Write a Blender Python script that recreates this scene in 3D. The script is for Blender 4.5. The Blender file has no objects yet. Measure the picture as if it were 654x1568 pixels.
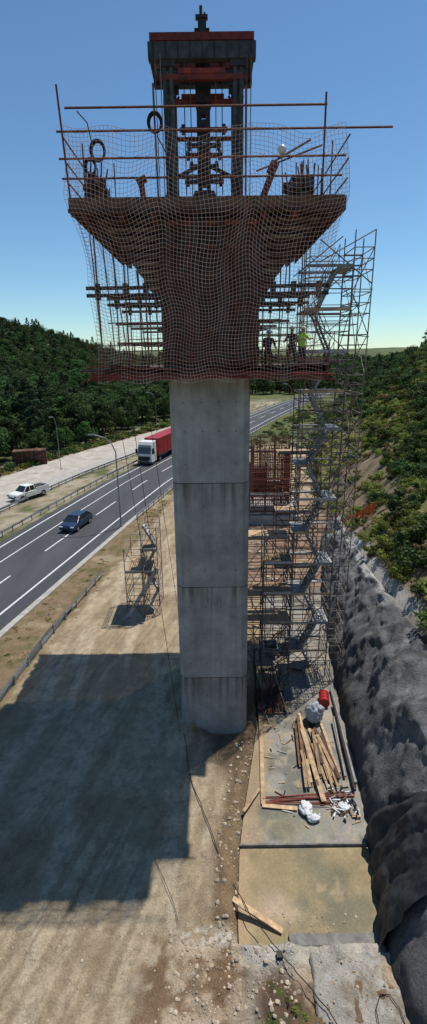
import bpy, math, random
import numpy as np
from mathutils import Vector, Matrix
random.seed(7); RNG=np.random.RandomState(11)
scene=bpy.context.scene
rad=math.radians
def lerp(a,b,t): return a+(b-a)*t
# ------------------------------------------------------------------ materials
def mat(name,c1,c2=None,rough=.8,scale=3.,amt=None,bump=0.,metal=0.,rnd=.0,fine=0.,stretch=None,spec=.3,trans=0.):
    m=bpy.data.materials.new(name); m.use_nodes=True; nt=m.node_tree; N=nt.nodes; L=nt.links
    b=N['Principled BSDF']; b.inputs['Roughness'].default_value=rough; b.inputs['Metallic'].default_value=metal
    b.inputs['Specular IOR Level'].default_value=spec
    if c2 is None: c2=tuple(c*.75 for c in c1)
    tc=N.new('ShaderNodeTexCoord'); src=tc.outputs['Object']
    if stretch:
        mp=N.new('ShaderNodeMapping'); mp.inputs['Scale'].default_value=stretch; L.new(src,mp.inputs[0]); src=mp.outputs[0]
    no=N.new('ShaderNodeTexNoise'); no.inputs['Scale'].default_value=scale; no.inputs['Detail'].default_value=8; no.inputs['Roughness'].default_value=.62
    L.new(src,no.inputs['Vector'])
    cr=N.new('ShaderNodeValToRGB'); cr.color_ramp.elements[0].position=.36; cr.color_ramp.elements[1].position=.64
    cr.color_ramp.elements[0].color=(*c2,1); cr.color_ramp.elements[1].color=(*c1,1); L.new(no.outputs['Fac'],cr.inputs[0])
    col=cr.outputs['Color']
    if rnd>0:
        at=N.new('ShaderNodeAttribute'); at.attribute_name='rnd'
        mr=N.new('ShaderNodeMapRange'); mr.inputs['To Min'].default_value=1-rnd; mr.inputs['To Max'].default_value=1+rnd; L.new(at.outputs['Fac'],mr.inputs['Value'])
        vm=N.new('ShaderNodeVectorMath'); vm.operation='SCALE'; L.new(col,vm.inputs[0]); L.new(mr.outputs[0],vm.inputs['Scale']); col=vm.outputs[0]
    L.new(col,b.inputs['Base Color'])
    if bump>0:
        bp=N.new('ShaderNodeBump'); bp.inputs['Strength'].default_value=bump; bp.inputs['Distance'].default_value=.05
        n2=N.new('ShaderNodeTexNoise'); n2.inputs['Scale'].default_value=fine or scale*4; n2.inputs['Detail'].default_value=6
        L.new(src,n2.inputs['Vector']); L.new(n2.outputs['Fac'],bp.inputs['Height']); L.new(bp.outputs[0],b.inputs['Normal'])
    return m
M={}
M['rust']=mat('rusty_steel',(.20,.058,.033),(.09,.03,.02),.7,6,bump=.2,rnd=.4)
M['redsteel']=mat('red_painted_steel',(.24,.034,.02),(.10,.02,.015),.6,4,rnd=.3)
M['darksteel']=mat('dark_steel',(.042,.034,.03),(.02,.014,.012),.55,4,rnd=.4)
M['greysteel']=mat('grey_green_steel',(.08,.085,.08),(.035,.035,.033),.55,3,rnd=.3)
M['galv']=mat('galvanised_steel',(.34,.34,.34),(.2,.2,.2),.5,5,metal=.3,rnd=.35)
M['scaf']=mat('scaffold_tube',(.20,.175,.155),(.12,.08,.06),.55,4,rnd=.5)
M['tread']=mat('stair_tread',(.40,.40,.39),(.24,.235,.23),.6,4,rnd=.4)
M['form']=mat('formwork_plywood',(.085,.036,.024),(.036,.017,.013),.75,1.6,bump=.1,rnd=.55)
M['timber']=mat('timber',(.46,.33,.2),(.27,.18,.1),.8,3,rnd=.4,bump=.1)
M['timberd']=mat('old_timber',(.15,.085,.052),(.07,.042,.028),.85,3,rnd=.4)
M['stain']=mat('joint_grime',(.10,.085,.07),(.06,.05,.042),.9,3)
M['greyst']=mat('weathered_concrete',(.22,.21,.195),(.12,.115,.105),.85,3,bump=.2)
M['white']=mat('white_paint',(.75,.75,.73),(.6,.6,.58),.4,3)
M['whitepl']=mat('white_plastic_sheet',(.7,.71,.72),(.5,.51,.52),.45,4,bump=.4)
M['greypl']=mat('grey_plastic_sheet',(.42,.44,.47),(.28,.3,.33),.4,3,bump=.6)
M['red']=mat('red_paint',(.36,.018,.02),(.22,.013,.015),.45,1.5,rnd=.1)
M['navy']=mat('dark_blue_paint',(.02,.04,.085),(.015,.028,.06),.25,1,spec=.6)
M['glass']=mat('dark_glass',(.02,.024,.028),(.015,.018,.02),.1,1,spec=.8)
M['rubber']=mat('rubber',(.02,.02,.02),(.012,.012,.012),.85,6)
M['black']=mat('black_geotextile',(.04,.04,.042),(.016,.016,.017),.6,2,bump=.4)
M['orange']=mat('orange_mesh',(.85,.14,.02),(.6,.08,.02),.6,3)
M['hivis']=mat('hivis_yellow',(.55,.85,.03),(.42,.7,.03),.6,6)
M['cloth']=mat('dark_workwear',(.03,.035,.05),(.02,.02,.03),.9,6)
M['skin']=mat('skin',(.42,.24,.17),(.35,.19,.13),.6,6)
M['hat']=mat('hard_hat_white',(.75,.75,.7),None,.35,6)
M['lampg']=mat('lamp_globe',(.8,.8,.78),None,.3,6)
M['net']=mat('safety_net_cord',(.62,.42,.36),(.42,.21,.16),.8,1.2)
M['asphalt']=mat('asphalt',(.075,.077,.082),(.05,.052,.056),.85,.25,bump=.15,fine=30,stretch=(1,.18,1))
M['mark']=mat('road_marking_paint',(.72,.72,.7),(.5,.5,.49),.6,5)
M['kerb']=mat('kerb_concrete',(.42,.40,.36),(.3,.28,.25),.85,2,bump=.1)
M['pale']=mat('pale_concrete',(.40,.385,.36),(.25,.235,.215),.85,1.3,bump=.25,rnd=.1)
M['track']=mat('gravel_track',(.46,.42,.36),(.33,.3,.25),.95,.5,bump=.3,fine=8)
M['bark']=mat('bark',(.09,.065,.045),(.05,.035,.025),.95,8)
M['rebar']=mat('rebar_steel',(.24,.07,.045),(.12,.045,.03),.8,5,rnd=.4)
M['stone']=mat('stone',(.44,.37,.28),(.28,.22,.16),.9,5,rnd=.3)
def leafmat(name,cd,cl,tr=.25):
    m=bpy.data.materials.new(name); m.use_nodes=True; nt=m.node_tree; N=nt.nodes; L=nt.links
    b=N['Principled BSDF']; b.inputs['Roughness'].default_value=.65; b.inputs['Specular IOR Level'].default_value=.2
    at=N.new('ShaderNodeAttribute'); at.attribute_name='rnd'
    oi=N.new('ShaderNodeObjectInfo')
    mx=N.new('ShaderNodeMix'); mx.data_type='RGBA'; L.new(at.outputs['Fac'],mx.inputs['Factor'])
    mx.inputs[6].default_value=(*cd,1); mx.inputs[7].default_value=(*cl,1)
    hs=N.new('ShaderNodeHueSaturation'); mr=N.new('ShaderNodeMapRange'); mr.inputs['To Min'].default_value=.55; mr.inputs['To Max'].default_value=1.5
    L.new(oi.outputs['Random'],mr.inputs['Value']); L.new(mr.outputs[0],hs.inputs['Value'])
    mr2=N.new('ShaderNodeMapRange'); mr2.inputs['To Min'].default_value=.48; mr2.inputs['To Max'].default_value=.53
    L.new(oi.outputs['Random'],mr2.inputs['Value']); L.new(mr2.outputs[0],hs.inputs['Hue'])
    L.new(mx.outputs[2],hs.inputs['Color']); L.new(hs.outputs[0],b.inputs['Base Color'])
    t=N.new('ShaderNodeBsdfTranslucent'); L.new(hs.outputs[0],t.inputs['Color'])
    ms=N.new('ShaderNodeMixShader'); ms.inputs[0].default_value=tr; L.new(b.outputs[0],ms.inputs[1]); L.new(t.outputs[0],ms.inputs[2])
    L.new(ms.outputs[0],N['Material Output'].inputs[0]); return m
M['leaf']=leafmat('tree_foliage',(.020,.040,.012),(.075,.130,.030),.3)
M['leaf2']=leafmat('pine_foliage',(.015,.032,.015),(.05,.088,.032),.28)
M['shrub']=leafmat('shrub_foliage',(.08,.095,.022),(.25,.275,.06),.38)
M['shrubd']=leafmat('dry_shrub_foliage',(.13,.09,.04),(.34,.25,.11),.3)
def pier_mat():
    m=bpy.data.materials.new('pier_concrete'); m.use_nodes=True; nt=m.node_tree; N=nt.nodes; L=nt.links
    b=N['Principled BSDF']; b.inputs['Roughness'].default_value=.8; b.inputs['Specular IOR Level'].default_value=.25
    tc=N.new('ShaderNodeTexCoord'); sx=N.new('ShaderNodeSeparateXYZ'); L.new(tc.outputs['Object'],sx.inputs[0])
    n1=N.new('ShaderNodeTexNoise'); n1.inputs['Scale'].default_value=.9; n1.inputs['Detail'].default_value=9; n1.inputs['Roughness'].default_value=.65; L.new(tc.outputs['Object'],n1.inputs['Vector'])
    mp=N.new('ShaderNodeMapping'); mp.inputs['Scale'].default_value=(5,5,.3); L.new(tc.outputs['Object'],mp.inputs[0])
    n2=N.new('ShaderNodeTexNoise'); n2.inputs['Scale'].default_value=1.; n2.inputs['Detail'].default_value=6; L.new(mp.outputs[0],n2.inputs['Vector'])
    cr=N.new('ShaderNodeValToRGB'); e=cr.color_ramp.elements; e[0].position=.33;e[0].color=(.215,.213,.205,1); e[1].position=.68; e[1].color=(.365,.362,.35,1); L.new(n1.outputs['Fac'],cr.inputs[0])
    su=N.new('ShaderNodeMath'); su.operation='SUBTRACT'; su.inputs[1].default_value=3.7; L.new(sx.outputs['Z'],su.inputs[0])
    mo=N.new('ShaderNodeMath'); mo.operation='FLOORED_MODULO'; mo.inputs[1].default_value=5.3; L.new(su.outputs[0],mo.inputs[0])
    mr=N.new('ShaderNodeMapRange'); mr.inputs['From Min'].default_value=3.6; mr.inputs['From Max'].default_value=5.3; L.new(mo.outputs[0],mr.inputs['Value'])
    r2=N.new('ShaderNodeMapRange'); r2.inputs['From Min'].default_value=.42; r2.inputs['From Max'].default_value=.7; L.new(n2.outputs['Fac'],r2.inputs['Value'])
    mu=N.new('ShaderNodeMath'); mu.operation='MULTIPLY'; L.new(mr.outputs[0],mu.inputs[0]); L.new(r2.outputs[0],mu.inputs[1])
    ad=N.new('ShaderNodeMath'); ad.operation='MULTIPLY_ADD'; ad.inputs[1].default_value=.25; L.new(r2.outputs[0],ad.inputs[0]); L.new(mu.outputs[0],ad.inputs[2])
    mx=N.new('ShaderNodeMix'); mx.data_type='RGBA'; L.new(ad.outputs[0],mx.inputs['Factor']); L.new(cr.outputs[0],mx.inputs[6]); mx.inputs[7].default_value=(.14,.12,.095,1)
    at=N.new('ShaderNodeAttribute'); at.attribute_name='rnd'
    m3=N.new('ShaderNodeMapRange'); m3.inputs['To Min'].default_value=.86; m3.inputs['To Max'].default_value=1.1; L.new(at.outputs['Fac'],m3.inputs['Value'])
    vm=N.new('ShaderNodeVectorMath'); vm.operation='SCALE'; L.new(mx.outputs[2],vm.inputs[0]); L.new(m3.outputs[0],vm.inputs['Scale'])
    L.new(vm.outputs[0],b.inputs['Base Color'])
    bp=N.new('ShaderNodeBump'); bp.inputs['Strength'].default_value=.25; bp.inputs['Distance'].default_value=.03; n3=N.new('ShaderNodeTexNoise'); n3.inputs['Scale'].default_value=7; n3.inputs['Detail'].default_value=8
    L.new(tc.outputs['Object'],n3.inputs['Vector']); L.new(n3.outputs['Fac'],bp.inputs['Height']); L.new(bp.outputs[0],b.inputs['Normal'])
    return m
M['pier']=pier_mat()
def vcol_mat(name,rough=.9,s1=1.2,s2=14,bump=.4,dist=.08,stretch=None,lo=.72,hi=1.25):
    m=bpy.data.materials.new(name); m.use_nodes=True; nt=m.node_tree; N=nt.nodes; L=nt.links
    b=N['Principled BSDF']; b.inputs['Roughness'].default_value=rough; b.inputs['Specular IOR Level'].default_value=.15
    at=N.new('ShaderNodeAttribute'); at.attribute_name='col'
    tc=N.new('ShaderNodeTexCoord'); src=tc.outputs['Object']
    if stretch:
        mp=N.new('ShaderNodeMapping'); mp.inputs['Scale'].default_value=stretch; L.new(src,mp.inputs[0]); src=mp.outputs[0]
    n1=N.new('ShaderNodeTexNoise'); n1.inputs['Scale'].default_value=s1; n1.inputs['Detail'].default_value=10; n1.inputs['Roughness'].default_value=.7; L.new(src,n1.inputs['Vector'])
    n2=N.new('ShaderNodeTexNoise'); n2.inputs['Scale'].default_value=s2; n2.inputs['Detail'].default_value=5; n2.inputs['Roughness'].default_value=.7; L.new(tc.outputs['Object'],n2.inputs['Vector'])
    mu=N.new('ShaderNodeMath'); mu.operation='ADD'; L.new(n1.outputs['Fac'],mu.inputs[0]); L.new(n2.outputs['Fac'],mu.inputs[1])
    mr=N.new('ShaderNodeMapRange'); mr.inputs['From Min'].default_value=.7; mr.inputs['From Max'].default_value=1.3; mr.inputs['To Min'].default_value=lo; mr.inputs['To Max'].default_value=hi; L.new(mu.outputs[0],mr.inputs['Value'])
    vm=N.new('ShaderNodeVectorMath'); vm.operation='SCALE'; L.new(at.outputs['Color'],vm.inputs[0]); L.new(mr.outputs[0],vm.inputs['Scale']); L.new(vm.outputs[0],b.inputs['Base Color'])
    bp=N.new('ShaderNodeBump'); bp.inputs['Strength'].default_value=bump; bp.inputs['Distance'].default_value=dist; L.new(mu.outputs[0],bp.inputs['Height']); L.new(bp.outputs[0],b.inputs['Normal'])
    return m
M['terrain']=vcol_mat('terrain_soil',bump=.8,dist=.16,lo=.6,hi=1.32)
M['shot']=vcol_mat('shotcrete',.9,1.1,9,.9,.16,lo=.55,hi=1.35)
M['slab']=vcol_mat('wet_slab',.5,.8,9,.25,.04,lo=.7,hi=1.22)
# ------------------------------------------------------------------ mesh builder
class MB:
    def __init__(s): s.V=[];s.F=[];s.I=[];s.R=[];s.mats=[]
    def mi(s,m):
        m=M[m]
        if m not in s.mats: s.mats.append(m)
        return s.mats.index(m)
    def add(s,vs,fs,m,r=None):
        o=len(s.V); s.V+= [tuple(v) for v in vs]; k=s.mi(m); r=random.random() if r is None else r
        for f in fs: s.F.append([i+o for i in f]); s.I.append(k); s.R.append(r)
    def box(s,x0,x1,y0,y1,z0,z1,m,r=None,T=None):
        vs=[Vector((x,y,z)) for z in (z0,z1) for y in (y0,y1) for x in (x0,x1)]
        if T is not None: vs=[T@v for v in vs]
        s.add(vs,[(0,2,3,1),(4,5,7,6),(0,1,5,4),(2,6,7,3),(0,4,6,2),(1,3,7,5)],m,r)
    def beam(s,p,q,w,h,m,r=None):
        p=Vector(p);q=Vector(q);d=(q-p).normalized(); up=Vector((0,0,1)) if abs(d.z)<.95 else Vector((0,1,0))
        a=d.cross(up).normalized()*w/2; b=a.cross(d).normalized()*h/2
        vs=[e+sa*a+sb*b for e in (p,q) for sb in (-1,1) for sa in (-1,1)]
        s.add(vs,[(0,1,3,2),(4,6,7,5),(0,4,5,1),(2,3,7,6),(0,2,6,4),(1,5,7,3)],m,r)
    def tube(s,p,q,r1,m,n=6,r2=None,r=None):
        p=Vector(p);q=Vector(q);d=(q-p)
        if d.length<1e-6: return
        d.normalize(); up=Vector((0,0,1)) if abs(d.z)<.9 else Vector((1,0,0))
        a=d.cross(up).normalized(); b=a.cross(d); r2=r1 if r2 is None else r2
        vs=[e+(a*math.cos(t)+b*math.sin(t))*rr for e,rr in((p,r1),(q,r2)) for t in [2*math.pi*i/n for i in range(n)]]
        fs=[(i,(i+1)%n,n+(i+1)%n,n+i) for i in range(n)]+[tuple(range(n))[::-1],tuple(range(n,2*n))]
        s.add(vs,fs,m,r)
    def path(s,pts,r1,m,n=6,r=None):
        r=random.random() if r is None else r
        for a,b in zip(pts,pts[1:]): s.tube(a,b,r1,m,n,r=r)
    def prism(s,poly,z0,z1,m,r=None,T=None):
        n=len(poly); vs=[Vector((x,y,z0)) for x,y in poly]+[Vector((x,y,z1)) for x,y in poly]
        if T is not None: vs=[T@v for v in vs]
        s.add(vs,[(i,(i+1)%n,n+(i+1)%n,n+i) for i in range(n)]+[tuple(range(n))[::-1],tuple(range(n,2*n))],m,r)
    def obj(s,name,parent=None,smooth=False,bevel=0,loc=None,rotz=0,scale=None):
        me=bpy.data.meshes.new(name); me.from_pydata(s.V,[],s.F); 
        for m in s.mats: me.materials.append(m)
        me.polygons.foreach_set('material_index',s.I)
        a=me.attributes.new('rnd','FLOAT','FACE'); a.data.foreach_set('value',s.R)
        if smooth: me.polygons.foreach_set('use_smooth',[True]*len(s.F))
        me.update(); o=bpy.data.objects.new(name,me); scene.collection.objects.link(o)
        if parent: o.parent=parent
        if bevel:
            b=o.modifiers.new('bevel','BEVEL'); b.width=bevel; b.segments=2; b.limit_method='ANGLE'
        if loc is not None: o.location=loc
        o.rotation_euler[2]=rotz
        if scale: o.scale=scale
        return o
def empty(name,loc=(0,0,0),rotz=0):
    o=bpy.data.objects.new(name,None); scene.collection.objects.link(o); o.location=loc; o.rotation_euler[2]=rotz; return o
# ------------------------------------------------------------------ noise
_tab=RNG.rand(256,256)
def vn(x,y):
    x=np.asarray(x,float);y=np.asarray(y,float)
    xi=np.floor(x).astype(int);yi=np.floor(y).astype(int);fx=x-xi;fy=y-yi
    fx=fx*fx*(3-2*fx);fy=fy*fy*(3-2*fy)
    g=lambda i,j:_tab[i%256,j%256]
    return (g(xi,yi)*(1-fx)+g(xi+1,yi)*fx)*(1-fy)+(g(xi,yi+1)*(1-fx)+g(xi+1,yi+1)*fx)*fy
def fbm(x,y,o=4):
    s=0;a=.5;t=0
    for i in range(o): s=s+a*vn(x*2**i+17*i,y*2**i+31*i); t+=a; a*=.55
    return s/t
def sm(t): t=np.clip(t,0,1); return t*t*(3-2*t)
ip=np.interp
def Tx(y): return ip(y,[-50,11,12.5,15,19,25,33,46,60,77,100,117,155,200,400,900],[5.6,6.0,6.5,6.8,7.1,7.7,8.8,11.2,14,16,20,24,36,52,130,330])
def Ww(y): return ip(y,[12,21,27,33,38,46,56],[4.2,3.7,3.2,2.3,1.9,1.5,1.2])
def Wh(y): return ip(y,[12,27,38,48],[4.9,4.9,4.4,3.0])
def lx(y): return ip(y,[11.5,12.5,15,16.8,22.7,38],[.6,.6,.8,1.1,2.3,3.2])
def road_n(y): return ip(y,[-60,0,32.1,45.4,58.2,76.6,117,155.3,199.2,260],[-36,-22.8,-16.4,-13.4,-10.5,-6.0,6.5,20.5,38,66])
def road_w(y): return ip(y,[0,150,200,260],[11.6,11.6,11.4,11])
def road_f(y): return road_n(y)-road_w(y)*ip(y,[0,60,120,260],[1.03,1.03,1.06,1.1])
def gx(y): return ip(y,[0,24,30.6,41.7,46.6,65,80,110],[-14.6,-13,-12.2,-10.3,-9.4,-6.2,-3.5,6])
def rampn(y): return ip(y,[0,64.5,82,118.5,150,180],[-48,-31,-25.9,-11.5,2,14])
def rampf(y): return ip(y,[0,79.4,97.8,150,180],[-66,-36.5,-30.3,-7,10])
def fb(y): return ip(y,[0,70,98,151,180,240,300],[-75,-46,-37,-14,3,20,60])
def height(x,y):
    x=np.asarray(x,float); y=np.asarray(y,float)
    T=Tx(y); d=x-T; W=Ww(y); h0=Wh(y)
    dn=np.where(d<W,d/W*3.6,3.6+(d-W))
    near=ip(dn,[0,3.6,26,60,300],[0,0,17,21,25])+h0*np.clip(dn/3.6,0,1)
    H=ip(y,[50,80,110,150,200,300,500],[22,22,21,18,14,10,8])
    far=np.where(d<0,0,np.where(d<1,.3*d,.3+(np.clip(d,1,27)-1)/26*(H-.3)+np.clip(d-27,0,200)*.03))
    b=sm((y-40)/14); h=near*(1-b)+far*b
    hn=(fbm(x*.12+5,y*.12)-.5)*3.2*sm((d-5)/8)+(fbm(x*.5,y*.5+9)-.5)*1.0*sm((d-4.5)/3)
    h=h+hn
    h=h-.55*sm(d/.5)*(1-sm((d-W+.1)/.8))*(1-b)
    hl=44*sm((-x-35)/175)*np.exp(-((y-470)/170)**2)*(.85+.3*fbm(x*.01,y*.01))
    hd=sm((y-550)/400)*(9+14*fbm(x*.004+3,y*.003,3)) + sm((y-1200)/900)*14
    h=h+hl+hd*np.where(d>0,.5,1)
    ins=sm((x-lx(y)+.15)/.35)*sm((y-11.45)/.3)*sm((39-y)/.8)*sm((T+.9-x)/.5)
    h=h-.62*ins
    loose=sm((x-gx(y)-.3)/1.5)*sm((90-y)/20)*(1-ins)*(1-sm((d+.1)/.3))
    rt=np.abs(np.sin((x*math.cos(.3)-y*math.sin(.3))*2.1+3*fbm(x*.1,y*.1,2)))**6
    h=h+loose*((fbm(x*.9,y*.9)-.5)*.16+(fbm(x*4,y*4,3)-.5)*.07-rt*.06*sm((20-y)/4)*sm((-1.5-x)/2))
    edge=np.exp(-((x-lx(y)+.35)/.35)**2)*sm((y-12)/.5)*sm((24-y)/2)
    h=h+edge*(.05+.35*fbm(x*2.5,y*2.5))
    mound=.8*np.exp(-(((x+1.5)/.8)**2+((y-21.6)/.8)**2)); h=h+mound*(.6+.8*fbm(x*3,y*3))
    rough=sm((12.0-y)/.8)*sm((x+1.5)/1.5)*(1-ins); h=h+rough*(fbm(x*1.6,y*1.6,5)-.5)*.85
    roadz=sm((x-road_f(y)+.6)/.4)*sm((road_n(y)+.6-x)/.4); h=np.where(roadz>0,h*(1-roadz)-.03*roadz,h)
    return h
# ------------------------------------------------------------------ terrain
def axis(segs):
    out=[]
    for a,b,s in segs: out+=list(np.arange(a,b,s))
    return np.array(out+[segs[-1][1]])
xs=axis([(-2500,-700,120),(-700,-220,16),(-220,-60,5),(-60,-14,1.0),(-14,-9,.2),(-9,9,.1),(9,14,.25),(14,60,.8),(60,200,5),(200,700,18),(700,2600,120)])
ys=axis([(-120,0,10),(0,8,.8),(8,20,.09),(20,26,.13),(26,48,.3),(48,130,1.0),(130,300,3.5),(300,800,10),(800,3600,90)])
X,Y=np.meshgrid(xs,ys); Z=height(X,Y)
def C(*c): return np.array(c,float)
def mixc(a,b,t): return a*(1-t[...,None])+b*t[...,None]
col=np.zeros(X.shape+(3,))+C(.075,.095,.04)
n1=fbm(X*.35,Y*.35);n2=fbm(X*1.5+7,Y*1.5);n3=fbm(X*.08,Y*.08)
col=mixc(col,C(.13,.14,.055),sm((n3-.45)*6))
t=sm((X-fb(Y)+2)/3)*sm((road_f(Y)-X)/.6)*sm((230-Y)/30)
cl=mixc(mixc(np.zeros_like(col)+C(.38,.33,.24),C(.24,.2,.12),sm((n2-.4)*4)),C(.11,.12,.05),sm((n1-.55)*8)); col=mixc(col,cl,t)
t=sm((X-road_n(Y)+.3)/.4)*(1-sm((X-gx(Y)+(n2-.5)*1.5)/.5))
vg=mixc(mixc(np.zeros_like(col)+C(.25,.175,.105),C(.15,.13,.055),sm((n2-.47)*5)),C(.34,.27,.17),sm((n1-.55)*7)); col=mixc(col,vg,t)
t=sm((X-gx(Y)+(n2-.5)*1.5)/.5)*(1-sm((X-Tx(Y))/.5))*sm((120-Y)/20)
ang=.30; U=X*math.cos(ang)-Y*math.sin(ang); Vv=X*math.sin(ang)+Y*math.cos(ang)
tr=fbm(U*2.2,Vv*.12+3,3); tr2=fbm((X+Y*.08)*1.3,Y*.08,3)
sand=mixc(mixc(np.zeros_like(col)+C(.45,.358,.24),C(.32,.245,.155),sm((tr-.42)*5)*.8),C(.52,.44,.32),sm((tr2-.5)*6)*.6)
sand=mixc(sand,C(.27,.20,.125),sm((n1-.55)*7)*.65)
fine=fbm(X*6+3,Y*6,3); sand=mixc(sand,C(.25,.19,.125),sm((fine-.58)*9)*.5)
ruts=sm((fbm(U*5,Vv*.15+9,2)-.55)*9)*sm((19-Y)/4)*sm((-1-X)/2); sand=mixc(sand,C(.28,.215,.14),ruts*.7)
col=mixc(col,sand,t)
t2=np.exp(-((X-lx(Y)+.45)/.55)**2)*sm((Y-11.8)/.6)*sm((26-Y)/2); col=mixc(col,C(.24,.165,.095),np.clip(t2*1.3*(.5+n2),0,1))
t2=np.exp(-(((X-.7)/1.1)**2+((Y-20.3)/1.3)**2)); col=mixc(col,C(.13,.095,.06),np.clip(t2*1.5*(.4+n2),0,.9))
t3=sm((X-2)/1.)*sm((Y-38)/1.5)*(1-sm((X-Tx(Y)-.5)/1))*sm((75-Y)/20); col=mixc(col,mixc(np.zeros_like(col)+C(.31,.21,.15),C(.18,.13,.095),sm((n2-.42)*5)),t3)
t3=sm((X-lx(Y))/.3)*sm((Y-11.5)/.3)*sm((39-Y)/1)*sm((Tx(Y)+1-X)/.5); col=mixc(col,C(.24,.2,.15),t3)
t4=sm((12.1-Y)/.7)*sm((X+2.8+(n2-.5)*3)/.8)
bt=mixc(mixc(np.zeros_like(col)+C(.46,.36,.25),C(.22,.145,.085),sm((n2-.42)*6)),C(.56,.5,.41),sm((n1-.58)*9)); col=mixc(col,bt,t4)
t5=np.exp(-(((X-1.9)/.85)**2+((Y-9.9)/.9)**2)); col=mixc(col,mixc(np.zeros_like(col)+C(.13,.085,.06),C(.09,.1,.03),sm((n2-.55)*8)),np.clip(t5*1.7*(.6+.6*n2),0,1))
t6=np.exp(-((Y-11.75+(n2-.5)*.4)/.28)**2)*sm((X+1.6)/.5)*sm((.9-X)/.4)*sm((fbm(X*5,Y*5,2)-.42)*7); col=mixc(col,C(.66,.62,.54),t6*.9)
t7=sm((X-.6)/.4)*sm((11.7-Y)/.25)*sm((Y-10.7)/.4); col=mixc(col,C(.52,.49,.43),t7*.8)
d=X-Tx(Y); W=Ww(Y); t=sm((d-W+.2)/.6)*(Y<400)
hc=mixc(mixc(np.zeros_like(col)+C(.31,.22,.12),C(.19,.18,.06),sm((n1-.38)*6)),C(.23,.23,.07),sm((fbm(X*.2+40,Y*.2)-.42)*6))
low=1-sm((Z-7.4+(n1-.5)*6)/2.5); hc=mixc(hc,mixc(np.zeros_like(col)+C(.26,.19,.13),C(.14,.105,.07),sm((n2-.45)*6)),low*.85*(Y<70))
col=mixc(col,hc,t)
t=np.exp(-((d-W-.5)/.6)**2)*sm((Y-22)/4)*sm((44-Y)/6); col=mixc(col,C(.5,.48,.45),np.clip(t*1.3*(.3+n2),0,1))
def grid_mesh(name,X,Y,Z,col,m,smooth=True):
    ny,nx=X.shape; V=np.stack([X,Y,Z],-1).reshape(-1,3)
    i=np.arange((ny-1)*nx).reshape(ny-1,nx)[:,:-1].ravel()
    F=np.stack([i,i+1,i+nx+1,i+nx],1)
    me=bpy.data.meshes.new(name); me.vertices.add(len(V)); me.vertices.foreach_set('co',V.ravel())
    me.loops.add(len(F)*4); me.loops.foreach_set('vertex_index',F.ravel().astype(np.int32))
    me.polygons.add(len(F)); me.polygons.foreach_set('loop_start',np.arange(0,len(F)*4,4,dtype=np.int32)); 
    me.update(calc_edges=True); me.validate()
    me.polygons.foreach_set('use_smooth',[smooth]*len(F))
    a=me.attributes.new('col','FLOAT_COLOR','POINT'); c4=np.ones((len(V),4)); c4[:,:3]=col.reshape(-1,3); a.data.foreach_set('color',c4.ravel())
    me.materials.append(M[m]); o=bpy.data.objects.new(name,me); scene.collection.objects.link(o); return o
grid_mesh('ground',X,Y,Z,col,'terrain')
# ------------------------------------------------------------------ shotcrete slope
def wallpt(S,YY):
    bx=Tx(YY)-.15; tx=bx+Ww(YY)+.45+(fbm(YY*.3,YY*0)-.5)*.8; hs=Wh(YY)/4.9
    prof=ip(S,[0,.12,.35,.6,.8,1],[0,.06,.26,.52,.78,1]); zp=ip(S,[0,.12,.35,.6,.8,.93,1],[-.5,.7,2.6,4.1,4.8,5.1,4.95])*hs
    XX=bx+(tx-bx)*prof
    rb=(fbm(YY*.5+2,S*3.2)-.5)*1.3+(fbm(YY*1.9,S*10)-.5)*.5; edge=np.sin(np.pi*np.clip(S,0.03,.97))**.4
    return XX-rb*edge*.7, zp+rb*edge*.5
ya=np.arange(9,50,.13); sa=np.linspace(0,1,58); S,YY=np.meshgrid(sa,ya)
XX,ZZ=wallpt(S,YY)
nn=fbm(YY*.8,S*5); nv=fbm(YY*1.6+5,S*7)
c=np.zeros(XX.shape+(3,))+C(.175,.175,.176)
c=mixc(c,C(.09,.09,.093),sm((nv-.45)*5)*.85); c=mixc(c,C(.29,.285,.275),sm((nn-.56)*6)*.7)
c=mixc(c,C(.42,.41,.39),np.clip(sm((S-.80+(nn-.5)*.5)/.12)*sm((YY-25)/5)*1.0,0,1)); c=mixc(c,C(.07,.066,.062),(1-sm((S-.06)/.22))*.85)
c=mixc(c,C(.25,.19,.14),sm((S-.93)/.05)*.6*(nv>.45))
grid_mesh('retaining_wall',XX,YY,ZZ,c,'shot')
yg=np.arange(11.3,15.7,.05); sg=np.linspace(0.0,1,54); Sg,YG=np.meshgrid(sg,yg)
top=.56-.25*sm((YG-13.8)/1.9)-.2*sm((12.0-YG)/.7)+.1*(fbm(YG*1.5,YG*0)-.5)
XG,ZG=wallpt(.01+Sg*top,YG)
fold=fbm(YG*1.4+3,Sg*3,3)*.5+np.abs(np.sin(YG*3+Sg*4+3*fbm(YG*.7,Sg*2,2)))*.25
XG=XG-(.10+fold)*.8*np.sin(np.pi*np.clip(Sg,.08,1))**.5-.05; ZG=ZG+fold*.25
grid_mesh('geotextile_sheet',XG,YG,ZG,np.zeros(XG.shape+(3,)),'black')
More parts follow.
